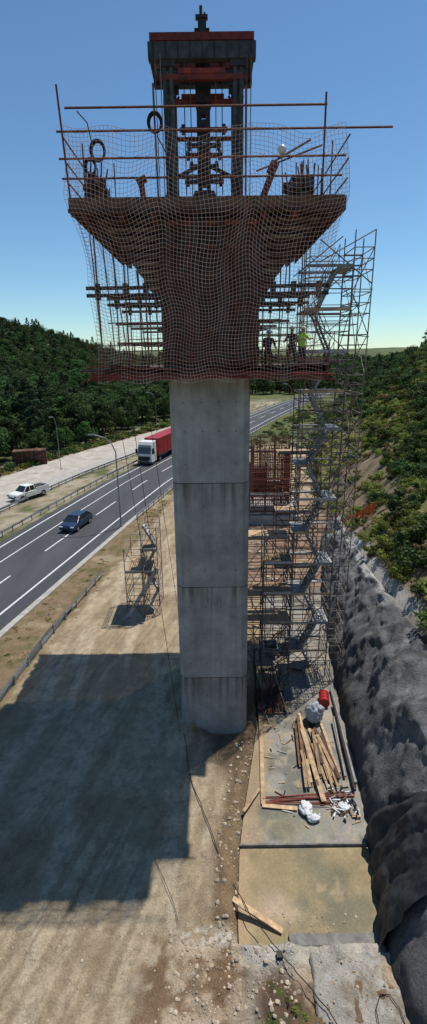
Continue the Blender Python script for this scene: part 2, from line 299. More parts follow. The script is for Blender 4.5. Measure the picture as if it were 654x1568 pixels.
# ------------------------------------------------------------------ footing slab + basin
def strip(name,y0,y1,z,cf,m,ins=0.0,dy=.12):
    yy=np.arange(y0,y1+.01,dy); ss=np.linspace(0,1,60); S,Q=np.meshgrid(ss,yy)
    a=lx(Q)+.12+ins; b=Tx(Q)+.2; Xq=a+(b-a)*S
    return grid_mesh(name,Xq,Q,np.zeros_like(Xq)+z,cf(Xq,Q),m)
def cu(x,y):
    a=fbm(x*.8,y*.8);b=fbm(x*2.5+3,y*2.5)
    c=np.zeros(x.shape+(3,))+C(.25,.235,.205); c=mixc(c,C(.13,.125,.105),sm((a-.45)*6)*.8); c=mixc(c,C(.36,.30,.21),sm((b-.53)*6)*.6)
    g=np.exp(-(((x-3.6)/1.6)**2+((y-16.2)/.9)**2)); c=mixc(c,C(.17,.165,.10),np.clip(g*(.4+a),0,1)*.7)
    c=mixc(c,C(.32,.235,.14),(1-sm((x-lx(y)-.1-b)/.7))*.8); return c
def cb(x,y):
    a=fbm(x*.8+20,y*.8);b=fbm(x*2.5+13,y*2.5)
    c=np.zeros(x.shape+(3,))+C(.25,.195,.105); c=mixc(c,C(.15,.135,.085),sm((a-.42)*5)*.85); c=mixc(c,C(.36,.28,.16),sm((b-.6)*7)*.6)
    blob=np.exp(-(((x-2.1)/.7)**2+((y-12.9)/.55)**2))*(.4+b); c=mixc(c,C(.42,.31,.23),np.clip(blob,0,1)*.8)
    c=mixc(c,C(.33,.24,.14),(1-sm((x-lx(y)-b*.8)/.5))*.8); return c
strip('concrete_slab',15.35,38.8,-.2,cu,'slab')
strip('muddy_basin',11.6,15.34,-.34,cb,'slab')
b=MB(); b.box(.95,7.0,15.28,15.35,-.6,-.188,'greyst'); b.obj('slab_edge_beam')
# concrete block with rough, dirt-strewn top
yy=np.arange(5,11.26,.07); ss=np.linspace(0,1,90); S,Q=np.meshgrid(ss,yy)
xa_=ip(Q,[5,8.6,11.2],[2.75,2.9,3.05])+(fbm(Q*3,Q*0)-.5)*.15; Xq=xa_+(8.6-xa_)*S
aa=fbm(Xq*1.2,Q*1.2);bb=fbm(Xq*3.5+9,Q*3.5)
Zq=.10+(aa-.5)*.16+(bb-.5)*.06; Zq=np.where((S<.012)|(Q>11.2),-.6,Zq)
cc=np.zeros(Xq.shape+(3,))+C(.40,.37,.32); cc=mixc(cc,C(.27,.21,.15),sm((aa-.5)*6)*.7); cc=mixc(cc,C(.52,.49,.44),sm((bb-.55)*7)*.6)
cc=mixc(cc,C(.10,.12,.085),(1-sm((Xq-xa_-.05)/.18))*.8)
grid_mesh('concrete_block',Xq,Q,Zq,cc,'terrain')
# ------------------------------------------------------------------ roads
def ribbon(name,fa,fb_,y0,y1,z,m,dy=2,u=None,dash=None):
    mb=MB(); yy=np.arange(y0,y1+.01,dy)
    for i,(a,c_) in enumerate(zip(yy,yy[1:])):
        if dash and (a%dash[0])>dash[1]: continue
        mb.add([(fa(a),a,z),(fb_(a),a,z),(fb_(c_),c_,z),(fa(c_),c_,z)],[(0,1,2,3)],m,.5)
    return mb.obj(name)
hw=empty('highway')
o=ribbon('asphalt',road_f,road_n,-60,260,.0,'asphalt'); o.parent=hw
def off(f,w): return lambda y:f(y)+w
def lane(k,w): return (lambda y: road_n(y)-k*(road_n(y)-road_f(y))-w/2),(lambda y: road_n(y)-k*(road_n(y)-road_f(y))+w/2)
for k,w,ds,nm in ((.14,.2,None,'edge_line'),(.445,.18,(12,5),'lane_line'),(.70,.15,None,'lane_line_b'),(.915,.2,None,'edge_line_b')):
    a,c_=lane(k,w)
    o=ribbon(nm,a,c_,-60,258,.004,'mark',dy=1 if ds else 2,dash=ds); o.parent=hw
mb=MB(); yy=np.arange(-60,200,3.)
for a,c_ in zip(yy,yy[1:]):
    x0,x1=float(road_n(a)),float(road_n(c_))
    mb.add([(x0+.05,a,-.1),(x0+.6,a,-.1),(x0+.6,a,.12),(x0+.05,a,.12),(x1+.05,c_,-.1),(x1+.6,c_,-.1),(x1+.6,c_,.12),(x1+.05,c_,.12)],[(0,1,5,4),(1,2,6,5),(2,3,7,6),(3,0,4,7)],'kerb')
mb.obj('road_kerb')
ribbon('gravel_track',rampf,rampn,20,170,.13,'track')
ribbon('paved_ramp',off(rampn,-.5),off(rampn,3.2),0,150,.16,'kerb')
def guardrail(name,pts,h=.72,dbl=False):
    mb=MB(); 
    L=[0]
    for p,q in zip(pts,pts[1:]): L.append(L[-1]+math.dist(p,q))
    tot=L[-1]
    def at(s): return Vector((float(ip(s,L,[p[0] for p in pts])),float(ip(s,L,[p[1] for p in pts])),0))
    prof=[(0,-.15),(.045,-.11),(0,-.05),(0,.05),(.045,.11),(0,.15)]
    s=0
    while s<tot:
        e=min(s+2,tot); p,q=at(s),at(e); 
        if (q-p).length<.1: break
        n=Vector((-(q-p).y,(q-p).x,0)).normalized()
        vs=[pt+n*a+Vector((0,0,h+bz-.1)) for pt in (p,q) for a,bz in prof]
        mb.add(vs,[(i,i+1,i+7,i+6) for i in range(5)],'galv')
        mb.box(p.x-.05,p.x+.05,p.y-.05,p.y+.05,-.2,h,'galv')
        s=e
    return mb.obj(name)
yyr=list(range(-20,200,10))
guardrail('guardrail',[(float(road_f(y))-.7,y) for y in yyr])
guardrail('guardrail',[(float(rampn(y))+3.6,y) for y in range(30,150,10)])
guardrail('guardrail',[(-14.2,10),(-13,24.1),(-12.4,30.6),(-10.5,41.7)])
guardrail('guardrail',[(float(road_n(y))+.9,y) for y in range(58,220,10)])
guardrail('guardrail',[(-13.6,18),(-12.8,27),(-11.7,35.5)],h=.45)
# ------------------------------------------------------------------ pier
mb=MB(); xl,xr,y0,y1,ch=-1.87,1.67,21.5,28.3,.28
def sec(i): return [(xl+ch,y0+i),(xr-ch,y0+i),(xr-i,y0+ch),(xr-i,y1-ch),(xr-ch,y1-i),(xl+ch,y1-i),(xl+i,y1-ch),(xl+i,y0+ch)]
lv=[-1,3.7,9.0,14.3,19.05]
for k,(a,c_) in enumerate(zip(lv,lv[1:])):
    mb.prism(sec(0),a+.02,c_-.02,'pier',r=[.35,.8,.45,.9][k])
    mb.prism(sec(.03),c_-.025,c_+.025,'stain')
mbh=MB()
for a,c_ in zip(lv,lv[1:]):
    for zz in (max(a,0)+.9,c_-1.1,(max(a,0)+c_)/2):
        for xx in (-1.25,-.45,.3,1.05): mbh.tube((xx,21.497,zz),(xx,21.55,zz),.03,'stain',8)
pr=empty('bridge_pier'); o=mb.obj('shaft',pr); mbh.obj('tie_holes',pr)
# ------------------------------------------------------------------ pier head formwork and platforms
hd=empty('pier_head_formwork')
mb=MB()
x=-2.0
while x<1.95:
    w=random.uniform(.22,.4); w=min(w,1.95-x); mb.box(x,x+w-.015,20.95+random.uniform(0,.05),29,19.45,24.95,'form'); x+=w
for zz in (19.9,20.8,21.8,22.8,23.8,24.6):
    mb.box(-2.15,2.05,20.75,20.9,zz,zz+.16,'rust' if zz>23 or zz<20 else 'form'); 
    for xx in (-1.9,-1.1,-.3,.5,1.3,1.9): mb.box(xx-.05,xx+.05,20.66,20.75,zz-.12,zz+.28,'darksteel')
for xx in (-1.6,-.55,.35,1.3): mb.box(xx-.06,xx+.06,20.55,20.66,19.5,25,'darksteel')
n=9
for i in range(n):
    zt=24.85-i*.29; hwid_=lerp(4.0,2.15,(i/(n-1))**.8)
    for yy in (21.0,22.6,24.4,26.2,28.0,29.6):
        j=random.uniform(-.1,.1)
        mb.box(-hwid_-.1+j,-2.0,yy,yy+.9,zt-.2,zt,'form'); mb.box(1.95,hwid_-.05+j,yy,yy+.9,zt-.2,zt,'form')
    mb.box(-hwid_-.28,-2.0,20.8,20.92,zt-.16,zt-.02,'timberd'); mb.box(1.95,hwid_+.2,20.8,20.92,zt-.16,zt-.02,'timberd')
    mb.box(-hwid_-.28,-hwid_+.1,21.2,30,zt-.14,zt-.02,'timberd'); mb.box(hwid_-.15,hwid_+.2,21.2,30,zt-.14,zt-.02,'timberd')
mb.obj('flare_formwork',hd)
mb=MB()
for yy in (21.0,25.0,29.0):
    for zz in (22.15,22.42):
        mb.box(-4.95,-1.9,yy,yy+.12,zz,zz+.13,'darksteel'); mb.box(1.9,4.7,yy,yy+.12,zz,zz+.13,'darksteel')
    for zz in (21.1,20.35): mb.box(-3.9,-1.9,yy+.2,yy+.3,zz,zz+.1,'rust')
    mb.box(1.9,3.2,yy+.2,yy+.3,21.15,21.25,'rust')
    for xx in (-4.5,-3.4,-2.6,2.5,3.3,4.3): 
        if xx<0 or yy>22: mb.tube((xx,yy+.06,19.3),(xx,yy+.06,25),.035,'rust')
        mb.box(xx-.09,xx+.09,yy-.05,yy+.2,22.05,22.65,'darksteel')
for xx in (-4.75,-4.3,-3.95,-3.0,3.0,4.45): mb.tube((xx,21.3+random.random()*3,19.2),(xx+.05,21.3,random.uniform(22.5,25)),.025,'scaf')
for i in range(26):
    sgn=random.choice((-1,1)); xa=sgn*random.uniform(1.9,2.4); xb=sgn*random.uniform(3,4.7); yy=random.uniform(24 if sgn>0 else 20.8,29); zz=random.uniform(19.8,22.2)
    mb.tube((xa,yy,zz),(xb,yy,zz+random.uniform(-.05,.05)),.025,'scaf')
mb.obj('walers',hd)
mb=MB()
y=20.0; 
mb.box(-5.05,4.85,19.95,20.08,24.82,25.32,'timberd',r=.6); mb.box(-5.1,4.9,19.9,19.95,24.84,24.95,'form')
while y<31:
    w=random.uniform(.2,.3); e=random.uniform(0,.18); mb.box(-5.0-e,4.8+e,y+.1,y+w+.085,25.18,25.24,'timberd'); y+=w
for yy in np.arange(20.3,31,1.05): mb.box(-4.95,4.8,yy,yy+.12,24.9,25.17,'form')
for xx in (-4.6,-3.2,-2.1,2.0,3.1,4.4): mb.box(xx-.09,xx+.09,20.1,31,24.68,24.89,'rust')
mb.box(-5.08,-5.0,20,31,24.85,25.3,'timberd'); mb.box(4.85,4.93,20,31,24.85,25.3,'timberd')
mb.obj('upper_platform',hd)
mb=MB()
mb.box(-4.75,4.6,19.9,20.0,19.02,19.22,'redsteel')
y=20
while y<24: mb.box(-4.7,4.55,y+.01,y+.24,19.2,19.25,'timberd'); y+=.25
while y<34.3:  # rear boards added behind the front deck, sized to fill out the ground shadow
    xa=-5.2 if y<24.4 else -6.4
    for a,c_ in (((xa,-1.95),(1.75,5.35)) if y<28.3 else ((xa,-.2),(-.19,5.35))) : mb.box(a+random.uniform(-.1,.1) if a<-1 or a>1 else a,c_,y+.01,y+.24,19.2,19.24,'timberd')
    y+=.25
for xx in np.arange(-4.5,4.6,.9): mb.box(xx-.05,xx+.05,20.05,24,19.03,19.19,'rust')
for xx in (-5,-3.4,-2.2,2.2,3.6,5.1): mb.box(xx-.06,xx+.06,24,34,19.0,19.19,'rust')
for i in range(70):
    xx=random.uniform(-4.5,4.0); mb.box(xx,xx+random.uniform(.2,1.1),20.05,20.2+random.random()*.8,19.26,19.3+random.uniform(.02,.25),random.choice(['timberd','rust','form','darksteel','rust','timber']))
for i in range(8): mb.tube((-5.1+random.random()*.3,19.85,19.0+i*.09),(-1.8 if i%2 else 4.9,19.85,19.0+random.uniform(-.1,.5)),.022,random.choice(['rust','redsteel']))
mb.obj('lower_platform',hd)
rl=MB()
def rail(z,xa,xb,yy,r=.03,m='rust'): rl.tube((xa,yy,z),(xb,yy,z+random.uniform(-.05,.05)),r,m)
for z,xa,xb in ((27.97,-4.9,4.05),(27.3,-5.25,6.35),(26.5,-5.25,4.8),(25.9,-5.2,4.7)): rail(z,xa,xb,19.95,.036)
for xx,zt in ((-4.95,28.6),(-1.82,28.6),(1.3,28.5),(4.02,28.3)): rl.tube((xx-.03 if xx>-4 else xx-.15,19.9,zt),(xx,19.92,24.7),.036,'rust')
for z in (25.8,26.4,27.1):
    rail(z,-5.2,4.9,30.9); rl.tube((-5.02,19.9,z),(-5.05,31,z),.03,'rust'); rl.tube((4.88,19.9,z),(4.9,31,z),.03,'rust')
for xx in (-5,-2.5,0,2.5,4.9): rl.tube((xx,30.9,24.8),(xx,30.9,27.6),.03,'rust')
for yy in (22.7,25.4,28.1): rl.tube((-5.05,yy,24.8),(-5.0,yy,27.9),.03,'rust'); rl.tube((4.9,yy,24.8),(4.9,yy,27.9),.03,'rust')
for xx in (-4.6,-3.7,3.4,4.4): rl.tube((xx,22,25.2),(xx,22.1,random.uniform(26.6,27.4)),.025,'rust')
for z in (19.75,20.3):
    rl.tube((-4.8,19.9,z),(-1.5,19.9,z),.025,'rust'); rl.tube((1.8,33.9,z),(5.3,33.9,z),.025,'rust'); rl.tube((5.3,24,z),(5.3,34,z),.025,'rust')
rl.tube((-4.8,19.9,19.75),(4.7,19.9,19.7),.025,'rust')
for xx in (-4.7,-3,3.0,4.6): rl.tube((xx,19.9,19),(xx,19.9,20.3),.025,'rust')
rl.tube((2.2,20.3,26.4),(3.6,20.3,27.1),.04,'scaf'); rl.tube((1.7,20.4,26.2),(4.0,20.2,26.9),.03,'rust')
rl.obj('guard_rails',hd)
mb=MB()
for (xa,ya_,xb,yb_) in ((-3.4,20,-1.95,21.2),(-3.0,22,-2.3,30),(-4.2,21,-4.6,33)): mb.tube((xa,ya_,19.0),(xb,yb_,.1),.012,'rubber',4)
mb.obj('hanging_rope')
eq=MB()
eq.tube((-2.45,21,25.25),(-2.55,21,26.15),.11,'redsteel',10); eq.tube((-2.7,21,26.05),(-2.35,21,26.2),.13,'redsteel',10)
eq.tube((1.9,21,25.25),(2.35,21,26.35),.13,'redsteel',10); eq.tube((2.28,21,26.3),(2.45,21,26.65),.17,'redsteel',10)
for k in range(26):
    for sx,w in ((-4.35,.8),(3.5,1.0)):
        x_=sx+random.uniform(-w/2,w/2); z_=25.25+random.uniform(0,.95); y_=21+random.uniform(0,2)
        eq.box(x_-.16,x_+.16,y_,y_+.4,z_,z_+random.uniform(.1,.35),random.choice(['darksteel','rust','timberd','greysteel','darksteel']))
for k in range(16):
    x_=random.choice((-4.3,3.5))+random.uniform(-.5,.5); eq.tube((x_,21.5,25.2),(x_+random.uniform(-.3,.3),21.5+random.random(),26.4+random.random()*.8),.03,'rust')
eq.box(3.15,4.0,21.6,22.8,25.3,26.4,'darksteel')
for i in range(10): eq.box(3.16+i*.08,3.2+i*.08,21.57,21.6,25.4,26.3,'greysteel')
eq.obj('deck_equipment')
def coil(name,c,R,n=3,r=.028):
    mb=MB()
    for k in range(n):
        pts=[(c[0]+(R-.03*k)*math.cos(t),c[1]+.04*k,c[2]+(R*1.25-.03*k)*math.sin(t)) for t in np.linspace(0,2*math.pi,22)]
        mb.path(pts,r,'rubber',6)
    return mb.obj(name)
coil('hose_coil',(-1.85,20.0,27.55),.25); coil('hose_coil',(-3.95,20.3,26.85),.27); coil('hose_coil',(-4.4,21,26.6),.22)
mb=MB(); mb.path([(-4.5,20,27.9),(-4.2,20.1,27.6),(-4.1,20.2,27.0),(-4.3,20.4,26.2),(-4.1,20.5,25.3)],.02,'rubber'); mb.path([(-1.8,20.1,27.2),(-1.5,20.2,26.7),(-1.4,20.4,26),(-1.7,20.8,25.3)],.02,'rubber'); mb.obj('hose')
bpy.ops.mesh.primitive_uv_sphere_add(segments=20,ring_count=12,radius=.15,location=(2.58,20.2,26.78)); o=bpy.context.object; o.name='work_lamp'; o.data.materials.append(M['lampg'])
for p in o.data.polygons: p.use_smooth=True
mb=MB(); mb.tube((0,0,-.15),(0,0,-.26),.05,'darksteel',8); mb.tube((0,0,-.25),(.1,.1,-1.5),.02,'rust'); q=mb.obj('stand',o)
# ------------------------------------------------------------------ lifting gantry on top
g=MB()
for yy in (22.2,24.0):
    for xx in (-1.62,-1.38,1.02,1.26): g.tube((xx,yy,25.25),(xx,yy,30.2),.085,'greysteel',10)
    for xx in (-1.5,1.14):
        for zz in np.arange(25.8,30,.8): g.box(xx-.17,xx+.17,yy-.04,yy+.04,zz,zz+.07,'greysteel')
        g.box(xx-.3,xx+.3,yy-.12,yy+.12,30.0,30.25,'darksteel'); g.beam((xx-.3,yy,29.9),(xx,yy,29.4),.08,.08,'darksteel'); g.beam((xx+.3,yy,29.9),(xx,yy,29.4),.08,.08,'darksteel')
    g.box(-2.2,1.78,yy-.16,yy+.16,30.22,30.75,'greysteel',r=.2)
    g.box(-2.12,1.7,yy-.2,yy+.2,30.76,31.0,'redsteel')
    g.box(-1.85,1.45,yy-.08,yy+.08,29.6,29.78,'redsteel')
    g.box(-1.1,.65,yy-.1,yy+.1,29.79,29.95,'redsteel')
    for xx in np.arange(-2.0,1.7,.45): g.box(xx-.02,xx+.02,yy-.185,yy+.185,30.25,30.74,'darksteel')
for xx in (-2.1,-1.0,.5,1.65): g.box(xx-.08,xx+.08,22.3,23.9,30.3,30.55,'darksteel')
yy=23.2
for xx in (-.38,-.02): g.box(xx-.09,xx+.09,yy-.22,yy+.22,25.25,30.9,'darksteel')
for zz in np.arange(25.5,30.9,.42): g.box(-.36,-.02,yy-.2,yy+.2,zz,zz+.24,'darksteel')
g.box(-.5,.1,yy-.3,yy+.3,29.2,29.9,'darksteel'); g.box(-.45,.05,yy-.25,yy+.25,30.75,31.45,'darksteel')
g.box(-.36,-.04,yy-.18,yy+.18,31.45,31.95,'darksteel'); g.box(-.5,.08,yy-.1,yy+.1,31.6,31.72,'darksteel'); g.tube((-.24,yy,31.9),(-.24,yy,32.45),.06,'darksteel',8); g.tube((-.1,yy,31.9),(-.1,yy,32.25),.04,'darksteel'); g.box(-.45,.02,yy-.1,yy+.1,32.05,32.15,'darksteel')
for zz,hw_,mm in ((28.2,.95,'redsteel'),(27.65,.7,'darksteel'),(27.3,.75,'redsteel'),(26.9,.6,'darksteel'),(26.35,.8,'darksteel')):
    g.box(-.2-hw_,-.2+hw_,yy-.32,yy-.22,zz,zz+.16,mm); 
    for sx in (-1,1): g.box(-.2+sx*hw_*.85-.07,-.2+sx*hw_*.85+.07,yy-.38,yy-.2,zz-.08,zz+.24,'darksteel')
g.prism([(-.9,25.3),(.5,25.3),(.2,26.1),(-.6,26.1)],22.9,23.6,'darksteel',T=Matrix(((1,0,0,0),(0,0,1,0),(0,1,0,0),(0,0,0,1))))
for sx in (-1,1):
    g.beam((-.2,yy,27.2),(-.2+sx*1.3,yy,26.6),.1,.14,'darksteel'); g.box(-.2+sx*1.3-.2,-.2+sx*1.3+.2,yy-.3,yy+.3,26.2,26.7,'darksteel')
    g.tube((-.2+sx*.75,yy,26),(-.2+sx*.75,yy,30.3),.022,'darksteel'); g.tube((-.2+sx*.5,yy,26),(-.2+sx*.5,yy,30.3),.022,'scaf')
for xx in (-1.95,-1.75,1.45,1.6): g.tube((xx,22.0,25.3),(xx,22.0,30.3),.018,'scaf')
for zz in (28.3,26.9): g.box(-1.6,1.2,23.95,24.05,zz,zz+.14,'redsteel')
o=g.obj('lifting_gantry'); o.scale=(.95,1,.915); o.location=(.0,-1.0,25.25*(1-.915))
# ------------------------------------------------------------------ safety net
def hwid(z,s): 
    w=ip(z,[18.6,19.1,21.6,22.8,24.4,25.3,27.3],[4.5,4.45,4.3,4.45,4.8,5.08,4.95])
    return w if s<0 else w-.2
def net(name,S,nu,nv_,m,w=.011,nrm='y'):
    mb=MB(); P=[[Vector(S(i/nu,j/nv_)) for j in range(nv_+1)] for i in range(nu+1)]
    def rib(a,b_):
        dd=(b_-a); n=Vector((0,-1,0)) if nrm=='y' else Vector((1,0,0)); s_=dd.cross(n)
        if s_.length<1e-5: return
        s_=s_.normalized()*w/2; mb.add([a-s_,a+s_,b_+s_,b_-s_],[(0,1,2,3)],m,.5)
    for i in range(nu+1):
        for j in range(nv_+1):
            if i<nu: rib(P[i][j],P[i+1][j])
            if j<nv_: rib(P[i][j]-Vector((0,.002,0)),P[i][j+1]-Vector((0,.002,0)))
    return mb.obj(name,hd)
def SF(yo,zt,zb,ph):
    def S(u,v):
        z=lerp(zt,zb,v); x=lerp(-hwid(z,-1),hwid(z,1),u)
        y=yo-.3*math.sin(math.pi*v)-.16*math.sin(u*23+ph)*math.sin(v*6+ph)-.1*math.sin(u*9+v*11+ph)
        sw=abs(math.sin(u*math.pi*3.0))
        return (x+.07*math.sin(v*17+u*5+ph)+.05*math.sin(v*7-u*13),y,z-.32*sw*math.sin(math.pi*min(1,v*1.1))-.22*sw*(1-v)+.10*math.sin(u*12+ph)*(1-v)-.07*math.sin(u*31+v*8))
    return S
net('safety_net_front',SF(19.75,27.4,18.95,0),70,62,'net',w=.012)
for sgn in (-1,1):
    def SS(u,v,sgn=sgn):
        z=lerp(27.2,18.9,v); return (sgn*hwid(z,sgn)+.12*math.sin(u*14+v*5),lerp(19.8,27.5,u),z+.08*math.sin(u*20)-.3*abs(math.sin(u*9))*(1-v))
    net('safety_net_side',SS,46,52,'net',nrm='x')
# ------------------------------------------------------------------ scaffold towers
def tower(mb,x0,x1,y0,y1,z0,z1,lift=2.,nx=1,ny=1,stairs=False,m='scaf',r=.03,brace=True,decks=()):
    X_=[lerp(x0,x1,i/nx) for i in range(nx+1)]; Y_=[lerp(y0,y1,i/ny) for i in range(ny+1)]
    for x in X_:
        for y in Y_: mb.tube((x,y,z0),(x,y,z1),r,m)
    z=z0+lift; k=0
    while z<=z1+.01:
        for h in (0,-1.0,-.5):
            zz=z+h
            for y in Y_: mb.tube((x0,y,zz),(x1,y,zz),r*.8,m)
            for x in X_: mb.tube((x,y0,zz),(x,y1,zz),r*.8,m)
        if brace:
            for i in range(nx):
                a,c_=(X_[i],X_[i+1]) if (k+i)%2 else (X_[i+1],X_[i])
                mb.tube((a,y0,z-lift),(c_,y0,z),r*.8,m)
            mb.tube((x1,y0 if k%2 else y1,z-lift),(x1,y1 if k%2 else y0,z),r*.8,m)
        if stairs:
            ya,yb=(y0+.08,(y0+y1)/2-.05) if k%2 else ((y0+y1)/2+.05,y1-.08)
            xa,xb=(x0+.7,x1-.7) if k%2 else (x1-.7,x0+.7)
            for yy in (ya,yb): mb.beam((xa,yy,z-lift),(xb,yy,z),.04,.12,'galv')
            for s in range(8):
                t=(s+.5)/8; xx=lerp(xa,xb,t); zz=z-lift+lift*(s+1)/8.5; mb.box(xx-.11,xx+.11,ya,yb,zz-.02,zz+.02,'tread')
            for hh in (.5,1.0): 
                mb.tube((xa,ya,z-lift+hh),(xb,ya,z+hh),.018,m); mb.tube((xa,yb,z-lift+hh),(xb,yb,z+hh),.018,m)
            for t in (0,.33,.66,1): mb.tube((lerp(xa,xb,t),ya,z-lift*(1-t)),(lerp(xa,xb,t),ya,z-lift*(1-t)+1),.02,m)
            xe=(x1-.72,x1+.05) if k%2 else (x0-.05,x0+.72)
            mb.box(xe[0],xe[1],y0,y1,z-.08,z+.02,'tread'); mb.box(x0,x1,y1-.3,y1,z-.05,z+.01,'tread'); mb.box(x0,x1,y0-.03,y0-.01,z-.02,z+.12,'tread' if k%2 else 'timber')
        elif k in decks: mb.box(x0,x1,y0,y1,z+.02,z+.07,'timber'); mb.box(x0,x1,y0-.03,y0,z+.07,z+.22,'tread')
        z+=lift; k+=1
mb=MB()
tower(mb,4.75,7.1,26.6,28.6,-.25,24.2,lift=2.02,stairs=True)
tower(mb,7.12,8.1,26.6,28.6,.6,25.6,lift=2.02,brace=True)
tower(mb,3.0,4.7,26.6,28.2,-.25,9.9,lift=2.02,decks=(1,2,3))
tower(mb,2.0,3.0,27.0,28.2,-.25,7.9,lift=2.02,decks=(1,2))
tower(mb,5.3,8.1,28.62,30.2,8,25.6,lift=2.4)
tower(mb,4.2,7.0,30.6,32.0,-.25,13.8,lift=2.0,nx=2,decks=(2,4,6),m='rust')
tower(mb,2.1,5.0,30.0,31.6,-.25,8.2,lift=2.1,nx=2,decks=(1,3),m='rust')
for a,c_ in (((5.4,26.6,24.2),(8.1,26.6,25.6)),((5.4,26.6,25.2),(8.1,26.6,23.2)),((4.2,27,23.6),(6.6,27,25.4)),((4.75,26.6,24.2),(4.75,26.6,25.6))): mb.tube(a,c_,.03,'scaf')
for k in range(12):
    z=1+k*2; mb.tube((4.5,26.55,z),(8.15,26.5,z+random.uniform(-.7,.7)),.022,'scaf')
for k in range(26): 
    z=random.uniform(0,22); a=random.uniform(4.3,7.0); mb.tube((a,random.uniform(26.4,28.8),z),(a+random.uniform(-.6,1.2),random.uniform(26.4,28.8),z+random.uniform(.3,2)),.02,random.choice(['scaf','rust','rust']))
mb.obj('stair_scaffold_tower')
mb=MB(); tower(mb,-6.9,-5.6,34.0,37.2,0,5.9,lift=1.95,stairs=False,decks=(1,)); tower(mb,-5.6,-4.4,34.4,37.2,0,7.4,lift=1.85,stairs=False,decks=(1,2)); 
for k in range(4):
    s=1 if k%2 else -1; mb.beam((-5+.5*s,35,k*1.85),(-5-.5*s,35,(k+1)*1.85),.05,.14,'tread'); mb.beam((-5+.5*s,35.8,k*1.85),(-5-.5*s,35.8,(k+1)*1.85),.05,.14,'tread')
    for j in range(8): t=(j+.5)/8; mb.box(-5+lerp(.5,-.5,t)*s-.1,-5+lerp(.5,-.5,t)*s+.1,35,35.8,(k+t)*1.85,(k+t)*1.85+.03,'tread')
mb.beam((-6.9,34,.1),(-4.4,34.2,4.2),.06,.3,'tread'); mb.obj('access_scaffold')
# ------------------------------------------------------------------ second footing with rebar cage
mb=MB(); mb.prism([(4.0,55.6),(10.6,55.2),(11.2,64),(4.2,64)],-.3,1.1,'pale'); mb.box(4.6,9.6,57,63,1.1,1.9,'pale'); fo=mb.obj('pier_footing',bevel=.04)
mb=MB()
for x in np.arange(5.0,9.4,.22):
    for y in (57.5,62.5): mb.tube((x,y,1.8),(x,y,8.6+random.uniform(-.6,.8)),.045,'rebar')
for y in np.arange(57.5,62.6,.3):
    for x in (5.0,9.4): mb.tube((x,y,1.8),(x,y,8.6+random.uniform(-.6,.8)),.045,'rebar')
for z in np.arange(2.1,8,.45):
    mb.path([(5,57.5,z),(9.4,57.5,z),(9.4,62.5,z),(5,62.5,z),(5,57.5,z)],.035,'rebar')
mb.obj('rebar_cage')
mb=MB(); tower(mb,4.4,10.2,55.9,57.0,-.2,7.6,nx=3,lift=1.9,r=.05,decks=(1,),m='rust'); tower(mb,4.4,10.2,63.2,64.4,-.2,9.6,nx=3,lift=1.9,r=.05,decks=(1,3),m='rust'); mb.obj('formwork_scaffold')
mb=MB(); mb.box(4.6,7.4,64.9,67,1.4,4.6,'redsteel'); mb.box(7.5,9.6,64.9,67,1.4,3.0,'pale'); mb.box(4.5,7.5,64.8,67.1,4.6,4.75,'darksteel'); mb.box(4.4,10,64.7,67.2,0,1.38,'pale')
for x in (4.7,5.6,6.5,7.3): mb.box(x-.08,x+.08,64.7,64.8,0,4.6,'darksteel')
mb.obj('formwork_panel_stack')
# ------------------------------------------------------------------ pit items
def plank(mb,p,q,w=.2,h=.045,m='timber'): mb.beam(p,q,w,h,m)
mb=MB()
for k in range(44):
    x=random.uniform(4.2,6.1); L_=random.uniform(1.2,3.6); yb=random.uniform(17.9,19.8); a=random.uniform(-.12,.16)+ (-.18 if x>5.2 else .05)
    z=-.17+ random.choice([0,0,.05,.1,.15,.2])
    plank(mb,(x,yb,z+.02),(x+a*L_*.6,yb+L_,z+.02+random.uniform(0,.05)),random.uniform(.09,.2),m=random.choice(['timber','timber','timberd']))
plank(mb,(5.0,17.2,.0),(4.75,21.6,.2),.24)
mb.obj('timber_pile')
def single(name,p,q,w=.2,h=.05,m='timber'):
    mb=MB(); plank(mb,p,q,w,h,m); mb.obj(name)
single('timber_plank',(2.15,17.2,-.12),(2.6,23.2,-.08),.2)
single('timber_plank',(2.1,17.15,-.12),(3.7,16.95,-.12),.2)
single('timber_plank',(1.2,16.7,.05),(2.05,18.0,-.05),.14)
single('timber_plank',(.55,12.95,.12),(2.35,12.05,-.25),.2)
single('timber_plank',(.75,12.75,.12),(1.7,12.35,-.2),.12,m='timber')
mb=MB(); mb.box(2.55,5.95,11.55,11.95,-.36,-.2,'greyst'); mb.obj('concrete_kerb_stone',bevel=.02)
mb=MB()
for k in range(9):
    y=17.45+random.uniform(-.25,.25); mb.tube((2.1+random.random()*.4,y,-.15+.03*(k%3)),(5.6+random.random(),y+random.uniform(-.2,.3),-.15+.03*(k%3)),.02,'redsteel' if k%2 else 'rebar')
mb.obj('rebar_bundle')
mb=MB()
for k,(a,b_) in enumerate((((7.3,25.2),(6.9,18.2)),((7.1,23.8),(6.75,17.8)),((6.8,22.5),(6.5,18.6)))): mb.tube((a[0]-.1,a[1],-.02+.1*k),(b_[0]-.15,b_[1],-.02),.09-.015*k,'galv' if k!=1 else 'darksteel',10)
mb.obj('drain_pipes')
mb=MB(); 
mb.tube((6.45,23.7,.12),(6.6,24.55,.12),.29,'red',20); 
for t in (0.02,.33,.66,.97): 
    c0=Vector((6.45,23.7,.12)).lerp(Vector((6.6,24.55,.12)),t); dd=Vector((.15,.85,0)).normalized()*.02; mb.tube(c0-dd,c0+dd,.31,'red',20)
mb.obj('steel_drum')
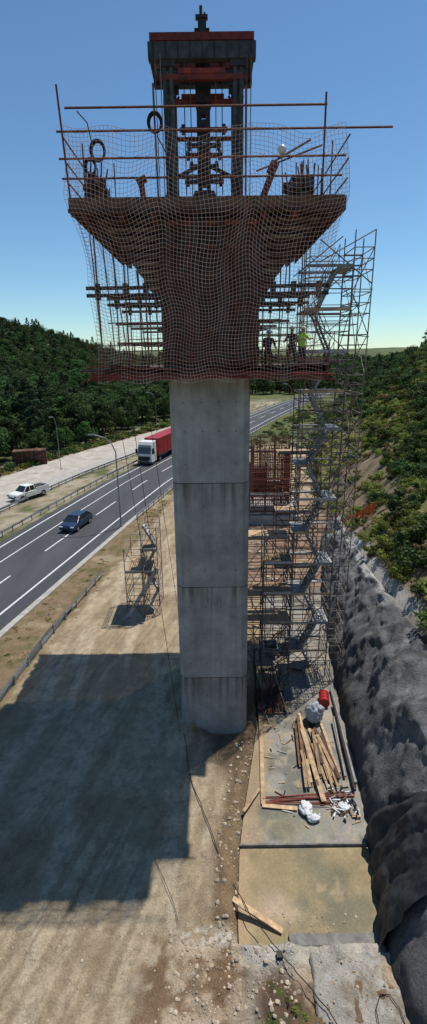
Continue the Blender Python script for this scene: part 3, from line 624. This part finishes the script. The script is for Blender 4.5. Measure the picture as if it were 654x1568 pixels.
def lump(name,c,sx,sy,sz,m,seed=0,sub=4,amp=.35):
    bpy.ops.mesh.primitive_ico_sphere_add(subdivisions=sub,radius=1,location=c); o=bpy.context.object; o.name=name
    for v in o.data.vertices:
        n=float(fbm(np.array(v.co.x*1.7+seed),np.array(v.co.y*1.7+v.co.z*2.1+seed)))-.5
        n2=abs(math.sin(v.co.x*7+v.co.y*5+seed))*.12
        f=1+n*amp*2-n2; v.co=Vector((v.co.x*sx*f,v.co.y*sy*f,max(v.co.z,-.4)*sz*f))
    o.data.materials.append(M[m]); 
    for p in o.data.polygons: p.use_smooth=True
    return o
lump('bulk_bag',(5.6,22.6,.35),.55,.5,.75,'greypl',3)
lump('white_sack',(4.1,16.9,-.02),.3,.4,.2,'whitepl',5); lump('white_sack',(4.35,16.4,-.05),.32,.2,.16,'whitepl',9)
lump('plastic_sheet',(5.9,17.0,-.1),.3,.25,.12,'whitepl',12)
mb=MB()
for k in range(60):
    x=random.uniform(5.3,6.5); y=random.uniform(16.4,18.1); L_=random.uniform(.08,.45); a=random.random()*6.3
    mb.beam((x,y,-.12),(x+L_*math.cos(a),y+L_*math.sin(a),-.08+random.random()*.08),.06,.05,random.choice(['rubber','galv','timberd','whitepl','navy','timber']))
for k in range(70):
    x=random.uniform(2.6,6.4); y=random.uniform(16,25); L_=random.uniform(.05,.6); a=random.random()*6.3
    mb.beam((x,y,-.17),(x+L_*math.cos(a),y+L_*math.sin(a),-.16),.05,.03,random.choice(['timberd','galv','timber','rubber']))
mb.obj('debris_pile')
mb=MB(); x0,x1,ya,yb=3.35,4.35,28.6,29.7
T0=[(x0+.15,ya+.15,-.1),(x1-.15,ya+.15,-.1),(x1-.15,yb-.15,-.1),(x0+.15,yb-.15,-.1)]; T1=[(x0,ya,.6),(x1,ya,.6),(x1,yb,.6),(x0,yb,.6)]; T2=[(x0+.06,ya+.06,.6),(x1-.06,ya+.06,.6),(x1-.06,yb-.06,.6),(x0+.06,yb-.06,.6)]; T3=[(x0+.2,ya+.2,-.05),(x1-.2,ya+.2,-.05),(x1-.2,yb-.2,-.05),(x0+.2,yb-.2,-.05)]
mb.add(T0+T1+T2+T3,[(i,(i+1)%4,4+(i+1)%4,4+i) for i in range(4)]+[(4+i,4+(i+1)%4,8+(i+1)%4,8+i) for i in range(4)]+[(8+i,8+(i+1)%4,12+(i+1)%4,12+i) for i in range(4)]+[(12,13,14,15),(3,2,1,0)],'galv')
mb.obj('mortar_tub')
mb=MB()
for k in range(2):
    z=-.15+k*.14; mb.box(2.55,4.2,23.2+.1*(k%2),25.2,z,z+.06,'timberd' if k else 'timber'); 
    for x in (2.6,3.3,4.0): mb.box(x,x+.12,23.15,25.2,z+.065,z+.135,'darksteel')
for k in range(16): mb.tube((2.4+random.random()*1.8,23.0,.0),(2.4+random.random()*2,25.4,.5+random.random()*1.1),.03,random.choice(['rust','darksteel','scaf']))
mb.beam((2.5,23.2,.2),(4.1,24.6,.9),.5,.06,'darksteel')
mb.obj('formwork_panels')
mb=MB()
for k in range(22):
    a=random.random()*6; x=2.5+random.random()*2.6; y=25.6+random.random()*10; mb.beam((x,y,-.13),(x+1.0*math.cos(a),y+1.0*math.sin(a),-.05),.14,.05,random.choice(['timberd','timber']))
mb.obj('scrap_timber')
mb=MB()
def rock(mb,c,s):
    vs=[]; 
    ico=[(0,0,1),(.9,0,.4),(.28,.85,.4),(-.72,.53,.4),(-.72,-.53,.4),(.28,-.85,.4),(.72,.53,-.4),(-.28,.85,-.4),(-.9,0,-.4),(-.28,-.85,-.4),(.72,-.53,-.4),(0,0,-1)]
    for p in ico: f=random.uniform(.7,1.2)*s; vs.append((c[0]+p[0]*f,c[1]+p[1]*f,c[2]+p[2]*f*.7))
    fs=[(0,1,2),(0,2,3),(0,3,4),(0,4,5),(0,5,1),(1,6,2),(2,6,7),(2,7,3),(3,7,8),(3,8,4),(4,8,9),(4,9,5),(5,9,10),(5,10,1),(1,10,6),(11,7,6),(11,8,7),(11,9,8),(11,10,9),(11,6,10)]
    mb.add(vs,fs,'stone')
for k in range(600):
    x=random.uniform(-1.8,2.6); y=random.uniform(8.8,12.2); rock(mb,(x,y,float(height(x,y))+.005),.015+.08*random.random()**3)
for k in range(300):
    y=random.uniform(12,21); x=float(lx(y))-random.uniform(-.2,.9); rock(mb,(x,y,float(height(x,y))+.01),.015+.09*random.random()**3)
for k in range(700):
    y=9+random.random()**1.5*30; x=random.uniform(float(gx(y)),float(lx(y))); rock(mb,(x,y,float(height(x,y))+.005),.012+.05*random.random()**4)
for k in range(60):
    y=random.uniform(8.5,11.1); x=random.uniform(3.1,6.5); rock(mb,(x,y,.13),.015+.05*random.random()**3)
for k in range(40):
    x=random.uniform(1.5,5.8); y=random.uniform(11.9,12.9); rock(mb,(x,y,-.33),random.uniform(.015,.06))
for k in range(120):
    y=random.uniform(38,54); x=random.uniform(2.2,8); rock(mb,(x,y,float(height(x,y))+.02),.08+.3*random.random()**2)
for k in range(90):
    y=random.uniform(12,60); x=float(gx(y))+random.uniform(-2,.8); rock(mb,(x,y,float(height(x,y))+.02),random.uniform(.04,.12))
mb.obj('rubble')
mb=MB(); pts=[(-1.75,21.0,.5),(-1.3,18.5,.1),(-.6,16.6,.08),(0.2,14.3,.1),(1.2,12.3,.15),(2.1,11.2,.15),(2.6,10.5,.3),(3.4,9.6,.2),(4.2,8.4,.2)]
pp=[]; 
for i in range(len(pts)-1):
    for t in (0,.25,.5,.75):
        p=Vector(pts[i]).lerp(Vector(pts[i+1]),t); pp.append(p+Vector((.03*math.sin(i*3+t*6),0,0)))
mb.path(pp,.018,'rubber'); mb.box(2.0,2.2,11.0,11.2,.05,.18,'darksteel')
mb.obj('power_cable')
mb=MB(); mb.path([(4.9,9.0,.18),(4.95,9.6,.18),(5.2,9.95,.2),(5.5,9.95,.18),(5.7,9.6,.18),(5.75,9.0,.18)],.014,'rubber'); mb.obj('hose')
mb=MB(); mb.path([(-2.6,14.5,.09),(-2.0,13.4,.1),(-1.7,12.8,.1),(-1.5,12.2,.1)],.01,'rubber'); mb.obj('thin_cable')
mb=MB(); NX=30; P=[]
for i in range(NX):
    t=i/(NX-1); x=12.2+2.6*t+.2*math.sin(i*1.3); y=51-8.5*t; h=float(height(x,y)); P.append([(x+.05*j,y,h+.15+j*.2+.12*math.sin(i*.9+j)) for j in range(7)])
for i in range(NX-1):
    for j in range(6):
        if (i*7+j*3)%11==0: continue
        mb.add([P[i][j],P[i+1][j],P[i+1][j+1],P[i][j+1]],[(0,1,2,3)],'orange',.5)
    if i%4==0: mb.tube(P[i][0],(P[i][0][0],P[i][0][1],P[i][0][2]+1.4),.03,'rust')
mb.obj('orange_barrier_fence')
# ------------------------------------------------------------------ vehicles
MX=Matrix(((0,0,1,0),(1,0,0,0),(0,1,0,0),(0,0,0,1)))
def wheel(mb,x,y,r,w=.22):
    mb.tube((x-w/2,y,r),(x+w/2,y,r),r,'rubber',18); mb.tube((x-w/2-.005,y,r),(x+w/2+.005,y,r),r*.6,'galv',12)
def car(name,loc,rotz,paint):
    e=empty(name,loc,rotz); e.scale=(1.12,1.12,1.12)
    b=MB(); side=[(-2.15,.3),(-2.2,.62),(-2.05,.82),(-1.15,.95),(1.5,.98),(2.0,.9),(2.15,.6),(2.1,.3)]
    b.prism(side,-.88,.88,paint,T=MX,r=.5); b.obj('body',e,bevel=.09)
    b=MB(); lo=[(-.82,-1.25,.93),(.82,-1.25,.93),(.82,1.95,.95),(-.82,1.95,.95)]; up=[(-.62,-.45,1.42),(.62,-.45,1.42),(.62,1.25,1.40),(-.62,1.25,1.40)]
    b.add(lo+up,[(0,1,5,4),(1,2,6,5),(2,3,7,6),(3,0,4,7)],'glass'); b.obj('windows',e)
    b=MB(); b.box(-.63,.63,-.5,1.3,1.41,1.47,paint,r=.5)
    for sx in (-1,1):
        for p,q in (((.84,-1.3,.93),(.64,-.47,1.43)),((.84,.4,.96),(.64,.4,1.43)),((.84,1.98,.95),(.64,1.28,1.42))): b.beam((sx*p[0],p[1],p[2]),(sx*q[0],q[1],q[2]),.07,.07,paint,r=.5)
        b.box(sx*.95-.1,sx*.95+.1,-.95,-.78,.95,1.08,paint,r=.5)
        b.box(sx*.65-.2,sx*.65+.2,-2.2,-2.1,.62,.76,'white'); b.box(sx*.68-.16,sx*.68+.16,2.08,2.16,.7,.85,'red')
    b.obj('roof_and_trim',e,bevel=.02)
    b=MB()
    for sx in (-.8,.8):
        for y in (-1.35,1.3): wheel(b,sx,y,.33)
    b.obj('wheels',e)
car('car',(-16.7,55.6,.0),-math.atan(.24),'navy')
e=empty('articulated_lorry',(-12.4,90.5,0),-math.atan(.30)); e.scale=(1.13,1.13,1.13)
b=MB(); b.prism([(-1.15,.45),(-1.25,1.2),(-1.15,2.2),(-.85,3.3),(-.5,3.85),(1.0,3.9),(1.0,.45)],-1.25,1.25,'white',T=MX,r=.5); b.obj('cab',e,bevel=.12)
b=MB(); b.prism([(-1.24,1.95),(-1.03,3.0),(-.95,3.0),(-1.1,1.95)],-1.08,1.08,'glass',T=MX); b.box(-1.0,1.0,-1.3,-1.2,.75,1.5,'darksteel'); b.box(-1.27,-1.24,-.7,.1,1.9,2.8,'glass'); b.box(1.24,1.27,-.7,.1,1.9,2.8,'glass')
b.box(-1.2,1.2,-1.34,-1.2,.35,.65,'greysteel')
for sx in (-1,1): b.box(sx*1.0-.18,sx*1.0+.18,-1.36,-1.3,.68,.88,'lampg'); b.box(sx*1.48-.12,sx*1.48+.12,-1.15,-1.0,1.9,2.7,'rubber'); b.beam((sx*1.2,-1.05,2.6),(sx*1.5,-1.07,2.6),.05,.05,'rubber')
b.box(-1.0,1.0,-1.12,-.8,3.2,3.32,'darksteel'); b.obj('windscreen_grille_mirrors',e)
b=MB(); b.box(-1.27,1.27,1.9,15.4,1.15,4.0,'red',r=.6); b.box(-1.285,1.285,1.88,15.42,1.05,1.2,'greysteel'); b.box(-1.29,1.29,1.86,15.43,3.97,4.03,'red')
for y in np.arange(2.6,15,1.6): b.box(-1.29,1.29,y,y+.05,1.2,3.95,'redsteel')
b.box(-.9,.9,1.0,15.2,.8,1.04,'darksteel'); b.obj('trailer',e)
b=MB()
for sx in (-1.05,1.05):
    for y in (-.3,2.6,10.8,12.1,13.4): wheel(b,sx,y,.5,.3)
b.obj('wheels',e)
e=empty('pickup_truck',(-27.0,68.2,.16),-math.atan2(.5,.82)); e.scale=(1.12,1.12,1.12)
b=MB(); b.prism([(-2.6,.35),(-2.62,.75),(-2.45,.98),(-1.35,1.08),(.45,1.08),(.45,.9),(2.6,.9),(2.6,.4)],-.9,.9,'white',T=MX,r=.5); b.obj('body',e,bevel=.06)
b=MB(); lo=[(-.83,-1.4,1.06),(.83,-1.4,1.06),(.83,.42,1.06),(-.83,.42,1.06)]; up=[(-.68,-.75,1.68),(.68,-.75,1.68),(.68,.3,1.68),(-.68,.3,1.68)]
b.add(lo+up,[(0,1,5,4),(1,2,6,5),(2,3,7,6),(3,0,4,7)],'glass'); b.obj('windows',e)
b=MB(); b.box(-.7,.7,-.8,.36,1.67,1.75,'white',r=.5)
for sx in (-1,1):
    for p,q in (((.84,-1.42,1.06),(.69,-.77,1.7)),((.84,-.4,1.06),(.69,-.35,1.7)),((.84,.42,1.06),(.69,.3,1.7))): b.beam((sx*p[0],p[1],p[2]),(sx*q[0],q[1],q[2]),.08,.08,'white',r=.5)
    b.box(sx*.87-.03,sx*.87+.03,.5,2.6,.9,1.35,'white',r=.5); b.box(sx*.7-.18,sx*.7+.18,-2.66,-2.6,.7,.88,'glass'); b.box(sx*1.02-.1,sx*1.02+.1,-1.1,-.95,1.1,1.28,'rubber')
b.box(-.9,.9,2.54,2.6,.9,1.35,'white',r=.5); b.box(-.6,.6,-2.67,-2.6,.45,.62,'darksteel')
for k in range(5): b.box(-.6+.2*k,-.45+.22*k,.8,2.2,.92,1.3+.1*random.random(),'greysteel')
b.obj('cab_and_bed',e,bevel=.02)
b=MB()
for sx in (-.8,.8):
    for y in (-1.7,1.6): wheel(b,sx,y,.38)
b.obj('wheels',e)
e=empty('timber_stack',(-35.0,91.5,.15),.25)
b=MB()
for L_ in range(9):
    for k in range(8): b.box(-3+k*.75+random.uniform(-.02,.02),-3+k*.75+.7,-1.2+random.uniform(-.1,.1),1.2,L_*.3,L_*.3+.26,random.choice(['timberd','rust','timberd']))
for x in (-3.05,-1,1,3.0): b.box(x-.06,x+.06,-1.35,-1.25,0,2.8,'darksteel')
b.obj('stacked_beams',e)
def lamp(loc,h,arm,rotz=0,r=.09):
    e=empty('street_lamp',loc,rotz); b=MB(); b.tube((0,0,-.1),(0,0,h*.82),r,'galv',8,r2=r*.65); b.tube((0,0,-.1),(0,0,.25),r*1.8,'galv',8)
    pts=[(0,0,h*.82),(-.15*arm,0,h*.9),(-.45*arm,0,h*.965),(-arm,0,h)]; b.path(pts,r*.6,'galv',8)
    b.box(-arm-.6,-arm+.05,-.13,.13,h-.06,h+.05,'galv'); b.box(-arm-.55,-arm-.05,-.1,.1,h-.09,h-.06,'lampg'); b.obj('pole_and_lantern',e)
lamp((-11.2,55.1,0),11.3,2.4,r=.11)
lamp((-27.6,86,.1),9.5,.5,r=.06); lamp((-14,122,0),11,1.6,r=.07); lamp((24,150,0),11,2.2)
# ------------------------------------------------------------------ people
def person(name,loc,rotz,top,legs,crouch=0.,armup=0.):
    e=empty(name,loc,rotz)
    hip=.93-.28*crouch; lean=.12+.35*crouch
    J={'pel':(0,0,hip),'wai':(0,-.04*lean,hip+.16),'che':(0,-.25*lean,hip+.40),'nec':(0,-.42*lean,hip+.56),'hea':(0,-.5*lean,hip+.70),'top':(0,-.52*lean,hip+.80)}
    R={'pel':.15,'wai':.135,'che':.165,'nec':.06,'hea':.095,'top':.07}
    E=[('pel','wai'),('wai','che'),('che','nec'),('nec','hea'),('hea','top')]
    for s,n_ in ((-1,'l'),(1,'r')):
        J['hp'+n_]=(s*.1,0,hip-.06);J['kn'+n_]=(s*.13,-.08-.3*crouch,.5-.02*crouch);J['an'+n_]=(s*.14,.05*(1 if s>0 else -1)+.05*crouch,.09);J['to'+n_]=(s*.15,-.15,.05)
        R['hp'+n_]=.105;R['kn'+n_]=.07;R['an'+n_]=.05;R['to'+n_]=.045
        J['sh'+n_]=(s*.19,-.27*lean,hip+.49);J['el'+n_]=(s*.27,-.1-.3*lean-.1*armup,hip+.22+.15*armup);J['wr'+n_]=(s*.2,-.34-.3*lean,hip+.16+.35*armup)
        R['sh'+n_]=.075;R['el'+n_]=.05;R['wr'+n_]=.033
        E+=[('pel','hp'+n_),('hp'+n_,'kn'+n_),('kn'+n_,'an'+n_),('an'+n_,'to'+n_),('che','sh'+n_),('sh'+n_,'el'+n_),('el'+n_,'wr'+n_)]
    K=list(J); me=bpy.data.meshes.new(name+'_body'); me.from_pydata([J[k] for k in K],[(K.index(a),K.index(b_)) for a,b_ in E],[])
    o=bpy.data.objects.new('body',me); scene.collection.objects.link(o)
    bpy.context.view_layer.objects.active=o; o.modifiers.new('skin','SKIN')
    for i,k in enumerate(K): me.skin_vertices[0].data[i].radius=(R[k],R[k]*(.72 if k in('pel','wai','che') else 1)); me.skin_vertices[0].data[i].use_root=(k=='pel')
    o.modifiers.new('sub','SUBSURF').levels=2; o.modifiers['sub'].render_levels=2
    dg=bpy.context.evaluated_depsgraph_get(); m2=bpy.data.meshes.new_from_object(o.evaluated_get(dg)); o.modifiers.clear(); o.data=m2; o.parent=e
    m2.materials.clear()
    for q in (legs,top,'skin','rubber'): m2.materials.append(M[q])
    for p in m2.polygons:
        c=p.center; p.use_smooth=True
        p.material_index=3 if c.z<.12 else (2 if c.z>hip+.60 or (abs(c.x)<.3 and c.y<-.33-.3*lean+.03 and c.z<hip+.6 and c.z>hip) else (1 if c.z>hip+.02 else 0))
    b=MB(); hc=Vector((0,-.52*lean,hip+.76))
    vs=[];fs=[]; n=14
    for i,ph in enumerate(np.linspace(0,math.pi/2,6)):
        for k in range(n): t=2*math.pi*k/n; vs.append((hc.x+.125*math.cos(ph)*math.cos(t),hc.y+.145*math.cos(ph)*math.sin(t),hc.z+.12*math.sin(ph)))
    for i in range(5):
        for k in range(n): fs.append((i*n+k,i*n+(k+1)%n,(i+1)*n+(k+1)%n,(i+1)*n+k))
    b.add(vs,fs,'hat'); b.tube((hc.x,hc.y-.03,hc.z-.01),(hc.x,hc.y-.03,hc.z+.01),.155,'hat',16); b.obj('hard_hat',e,smooth=True)
    b=MB(); b.box(-.018,.018,hc.y-.125,hc.y-.09,hc.z-.09,hc.z-.04,'skin')
    for s in (-1,1):
        w=Vector(J['wrl' if s<0 else 'wrr']); b.beam(w,w+Vector((0,-.09,-.03)),.075,.035,'skin')
        for f in range(4): a=w+Vector(((f-1.5)*.019,-.085,-.028)); b.tube(a,a+Vector((0,-.045,-.02)),.009,'skin',6); b.tube(a+Vector((0,-.045,-.02)),a+Vector((0,-.06,-.055+.004*f)),.008,'skin',6)
        a=w+Vector((-s*.035,-.03,-.01)); b.tube(a,a+Vector((-s*.03,-.05,-.015)),.011,'skin',6)
        b.box(s*.04-.012,s*.04+.012,hc.y-.1,hc.y-.085,hc.z-.045,hc.z-.03,'cloth')
    b.obj('face_and_hands',e)
person('construction_worker',(4.0,22.6,19.26),.5,'hivis','cloth',armup=.6)
person('construction_worker',(3.6,22.8,19.26),-.5,'cloth','cloth',armup=.3)
person('construction_worker',(2.45,22.2,19.26),.2,'cloth','cloth',crouch=.6)
# ------------------------------------------------------------------ vegetation
def leafcloud(mb,cs,per,size,m):
    for (c,r) in cs:
        base=random.random()*.5
        for k in range(per):
            d=Vector((random.gauss(0,1),random.gauss(0,1),random.gauss(0,1))).normalized(); rr=r*random.uniform(.55,1.08)
            p=Vector(c)+Vector((d.x*rr,d.y*rr,d.z*rr*.8)); s_=size*random.uniform(.5,1.3)
            a=Vector((random.gauss(0,1),random.gauss(0,1),random.gauss(0,.7))).normalized(); b_=a.cross(d+Vector((random.random()*.6,.1,.2))).normalized()
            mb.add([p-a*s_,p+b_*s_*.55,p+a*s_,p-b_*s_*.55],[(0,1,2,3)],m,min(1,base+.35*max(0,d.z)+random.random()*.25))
def make_tree(name,H,R,kind,seed):
    random.seed(seed); mb=MB()
    pts=[(0,0,-.3),(.1,.05,H*.25),(-.05,.1,H*.5),(.05,0,H*.85)]
    for i in range(3): mb.tube(pts[i],pts[i+1],R*(.09-.025*i),'bark',7,r2=R*(.065-.022*i))
    cs=[]
    if kind=='broad':
        for k in range(22):
            t=random.uniform(.12,1); a=random.random()*6.28; w=math.sin(math.pi*min(1,.18+.8*t))**.6*R*random.uniform(.3,.95)
            c=(w*math.cos(a),w*math.sin(a),H*(.18+.75*t)); cs.append((c,R*random.uniform(.26,.42)))
            if k%3==0: mb.tube((0,0,H*(.2+.3*t)),c,R*.03,'bark',5,r2=R*.008)
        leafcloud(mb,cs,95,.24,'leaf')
    else:
        for k in range(24):
            t=k/23; a=k*2.4; w=(1-t)**.8*R*random.uniform(.5,.95)+.15; c=(w*math.cos(a),w*math.sin(a),H*(.25+.74*t)); cs.append((c,R*(.34-.18*t)))
            mb.tube((0,0,c[2]-.2),c,R*.02,'bark',4,r2=.01)
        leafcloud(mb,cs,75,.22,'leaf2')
    return mb.obj(name)
def make_shrub(name,m,seed,per=75,flat=1.,size=.085):
    random.seed(seed); mb=MB(); cs=[]
    for k in range(9):
        a=random.random()*6.28; w=random.random()**.6*.85; cs.append(((w*math.cos(a),w*math.sin(a),(.12+random.random()*.35)*flat),random.uniform(.18,.36)))
        mb.tube((0,0,-.1),cs[-1][0],.03,'bark',4,r2=.01)
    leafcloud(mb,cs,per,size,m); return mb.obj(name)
def scatter(name,proto,pts):
    V=[];F=[]
    for (x,y,z,s,a) in pts:
        o=len(V); h=s/2
        for k in range(4): t=a+math.pi/4+k*math.pi/2; V.append((x+h*1.4142*math.cos(t),y+h*1.4142*math.sin(t),z))
        F.append((o,o+1,o+2,o+3))
    me=bpy.data.meshes.new(name); me.from_pydata(V,[],F); o=bpy.data.objects.new(name,me); scene.collection.objects.link(o)
    o.instance_type='FACES'; o.use_instance_faces_scale=True; o.show_instancer_for_render=False; proto.parent=o; return o
trees=[make_tree('tree_a',9,3.4,'broad',1),make_tree('tree_b',8,3.0,'broad',2),make_tree('tree_c',11,2.4,'pine',3),make_tree('tree_d',7,3.6,'broad',4)]
near_data=[trees[0].data,trees[1].data,trees[3].data]
random.seed(5)
L_=[[],[],[],[]]
cand=[]; y=92.
while y<720:
    sp=4.6 if y<180 else (5.6 if y<330 else 8.0)
    x=-.62*y-20; xm=.62*y+20
    while x<xm:
        cand.append((x+random.uniform(-.45,.45)*sp,y+random.uniform(-.45,.45)*sp)); x+=sp
    y+=sp*.9
A=np.array(cand); hz=height(A[:,0],A[:,1]); f1=fbm(A[:,0]*.03+9,A[:,1]*.03,2); f2=vn(A[:,0]*.05,A[:,1]*.05); FB=fb(A[:,1]); TX=Tx(A[:,1]); RF=road_f(np.minimum(A[:,1],260)); RN=road_n(np.minimum(A[:,1],260))
for i,(xx,yy) in enumerate(cand):
    ok= xx<FB[i]-1 if yy<240 else not (RF[i]-4<xx<RN[i]+6 and yy<262)
    if yy<240 and xx>TX[i]+30: ok=random.random()<.5
    if yy>=240 and xx>TX[i]-5 and yy<420: ok=random.random()<.7
    if f1[i]<.3: ok=ok and random.random()<.45
    if not ok: continue
    k=random.choices([0,1,2,3],[3,3,2 if hz[i]>12 else .8,2])[0]
    L_[k].append((xx,yy,hz[i]-.1,random.uniform(.6,1.25)*(1 if yy<330 else 1.2)*(.8+.5*f2[i]),random.random()*6.3))
for k in range(4): scatter('forest',trees[k],L_[k])
random.seed(9)
for (x,y,s) in ((-44,93,1.35),(-40,96,1.1),(-47.5,96,1.5),(-36.5,101,.8),(-33,104,.75),(-43,88,.9),(-29.5,112,.8),(-26.5,118,.9)):
    o=bpy.data.objects.new('tree',random.choice(near_data)); scene.collection.objects.link(o); o.location=(x,y,float(height(x,y))-.1); o.scale=(s,s,s); o.rotation_euler[2]=random.random()*6
sh=[make_shrub('shrub_a','shrub',21),make_shrub('shrub_b','shrub',22,flat=.7),make_shrub('shrub_c','shrubd',23,per=50,flat=.6,size=.1),make_shrub('shrub_d','leaf',24,flat=1.3)]
random.seed(31); L_=[[],[],[],[]]
N_=24000; rr=np.random.RandomState(3); yv=22+rr.rand(N_)**1.6*190; Tv=Tx(yv); Wv=Ww(yv); xv=np.where(yv>54,Tv+.5+rr.rand(N_)*44,Tv+Wv+.8+rr.rand(N_)*40)
zv=height(xv,yv); dv=fbm(xv*.14+4,yv*.14); dv2=fbm(xv*.35+40,yv*.35)
for x,y,z,dens,de2 in zip(xv,yv,zv,dv,dv2):
    if z<8+16*(dens-.5) and random.random()>.22: continue
    if de2<.46 and random.random()<.8: continue
    k=random.choices([0,1,2,3],[4,4,3.0 if dens<.5 else 1.0,.8 if dens<.48 else 3.0])[0]; L_[k].append((x,y,z-.08,random.uniform(.3,.95)*(1.4 if k==3 else 1)*(1+y/130),random.random()*6.3))
for k in range(1300):
    y=random.uniform(20,140); x=lerp(float(road_n(y))+.8,float(gx(y)),random.random()); 
    if x<road_n(y)+.7 or float(fbm(np.array(x*.4),np.array(y*.4)))<.47: continue
    L_[random.choice([0,2,2,2])].append((x,y,float(height(x,y))-.04,random.uniform(.08,.25),random.random()*6))
for k in range(700):
    y=random.uniform(60,200); x=lerp(float(fb(y)),float(rampf(y))-.5,random.random()**.5*.9); L_[random.choice([0,2,3])].append((x,y,float(height(x,y)),random.uniform(.4,1.6),random.random()*6))
for k in range(300):
    y=random.uniform(100,200); x=lerp(float(road_n(y))+3,float(Tx(y)),random.random()); L_[random.choice([0,2,3])].append((x,y,float(height(x,y)),random.uniform(.4,1.2),random.random()*6))
for (x,y) in ((2.4,9.6),(2.55,9.75),(2.2,9.9),(2.7,9.5)): L_[0].append((x,y,float(height(x,y)),.14,1))
for k in range(4): scatter('hillside_shrubs',sh[k],L_[k])
# ------------------------------------------------------------------ light, sky, camera
sd=Vector((.74,.67,0)).normalized(); el=rad(67.6); L3=Vector((sd.x*math.cos(el),sd.y*math.cos(el),math.sin(el)))
sl=bpy.data.lights.new('sun','SUN'); sl.energy=4.7; sl.angle=rad(.55); sl.color=(1,.95,.87); so=bpy.data.objects.new('sun',sl); scene.collection.objects.link(so); so.rotation_euler=(-L3).to_track_quat('-Z','Y').to_euler()
w=bpy.data.worlds.new('World'); scene.world=w; w.use_nodes=True; nt=w.node_tree; bg=nt.nodes['Background']; sk=nt.nodes.new('ShaderNodeTexSky'); sk.sky_type='NISHITA'; sk.sun_disc=False; sk.sun_elevation=el; sk.sun_rotation=math.atan2(sd.x,sd.y); sk.air_density=1.0; sk.dust_density=.0; sk.ozone_density=3.5; sk.altitude=300
tn=nt.nodes.new('ShaderNodeVectorMath'); tn.operation='MULTIPLY'; tn.inputs[1].default_value=(.84,1.04,1.10); nt.links.new(sk.outputs[0],tn.inputs[0])
nt.links.new(tn.outputs[0],bg.inputs[0]); bg.inputs[1].default_value=.108
cd=bpy.data.cameras.new('camera'); cam=bpy.data.objects.new('camera',cd); scene.collection.objects.link(cam); scene.camera=cam
th=rad(18.25); R0=Vector((1,0,0)); Fw=Vector((0,math.cos(th),-math.sin(th))); U0=R0.cross(Fw); r=.0128
R1=(R0-r*U0).normalized(); U1=(U0+r*R0).normalized(); B=-Fw
cam.matrix_world=Matrix(((R1.x,U1.x,B.x,0),(R1.y,U1.y,B.y,0),(R1.z,U1.z,B.z,20),(0,0,0,1)))
cd.sensor_fit='VERTICAL'; cd.sensor_height=36; cd.lens=36*740/1568; cd.clip_start=.1; cd.clip_end=8000
scene.view_settings.view_transform='Standard'; scene.view_settings.look='None'; scene.view_settings.exposure=0
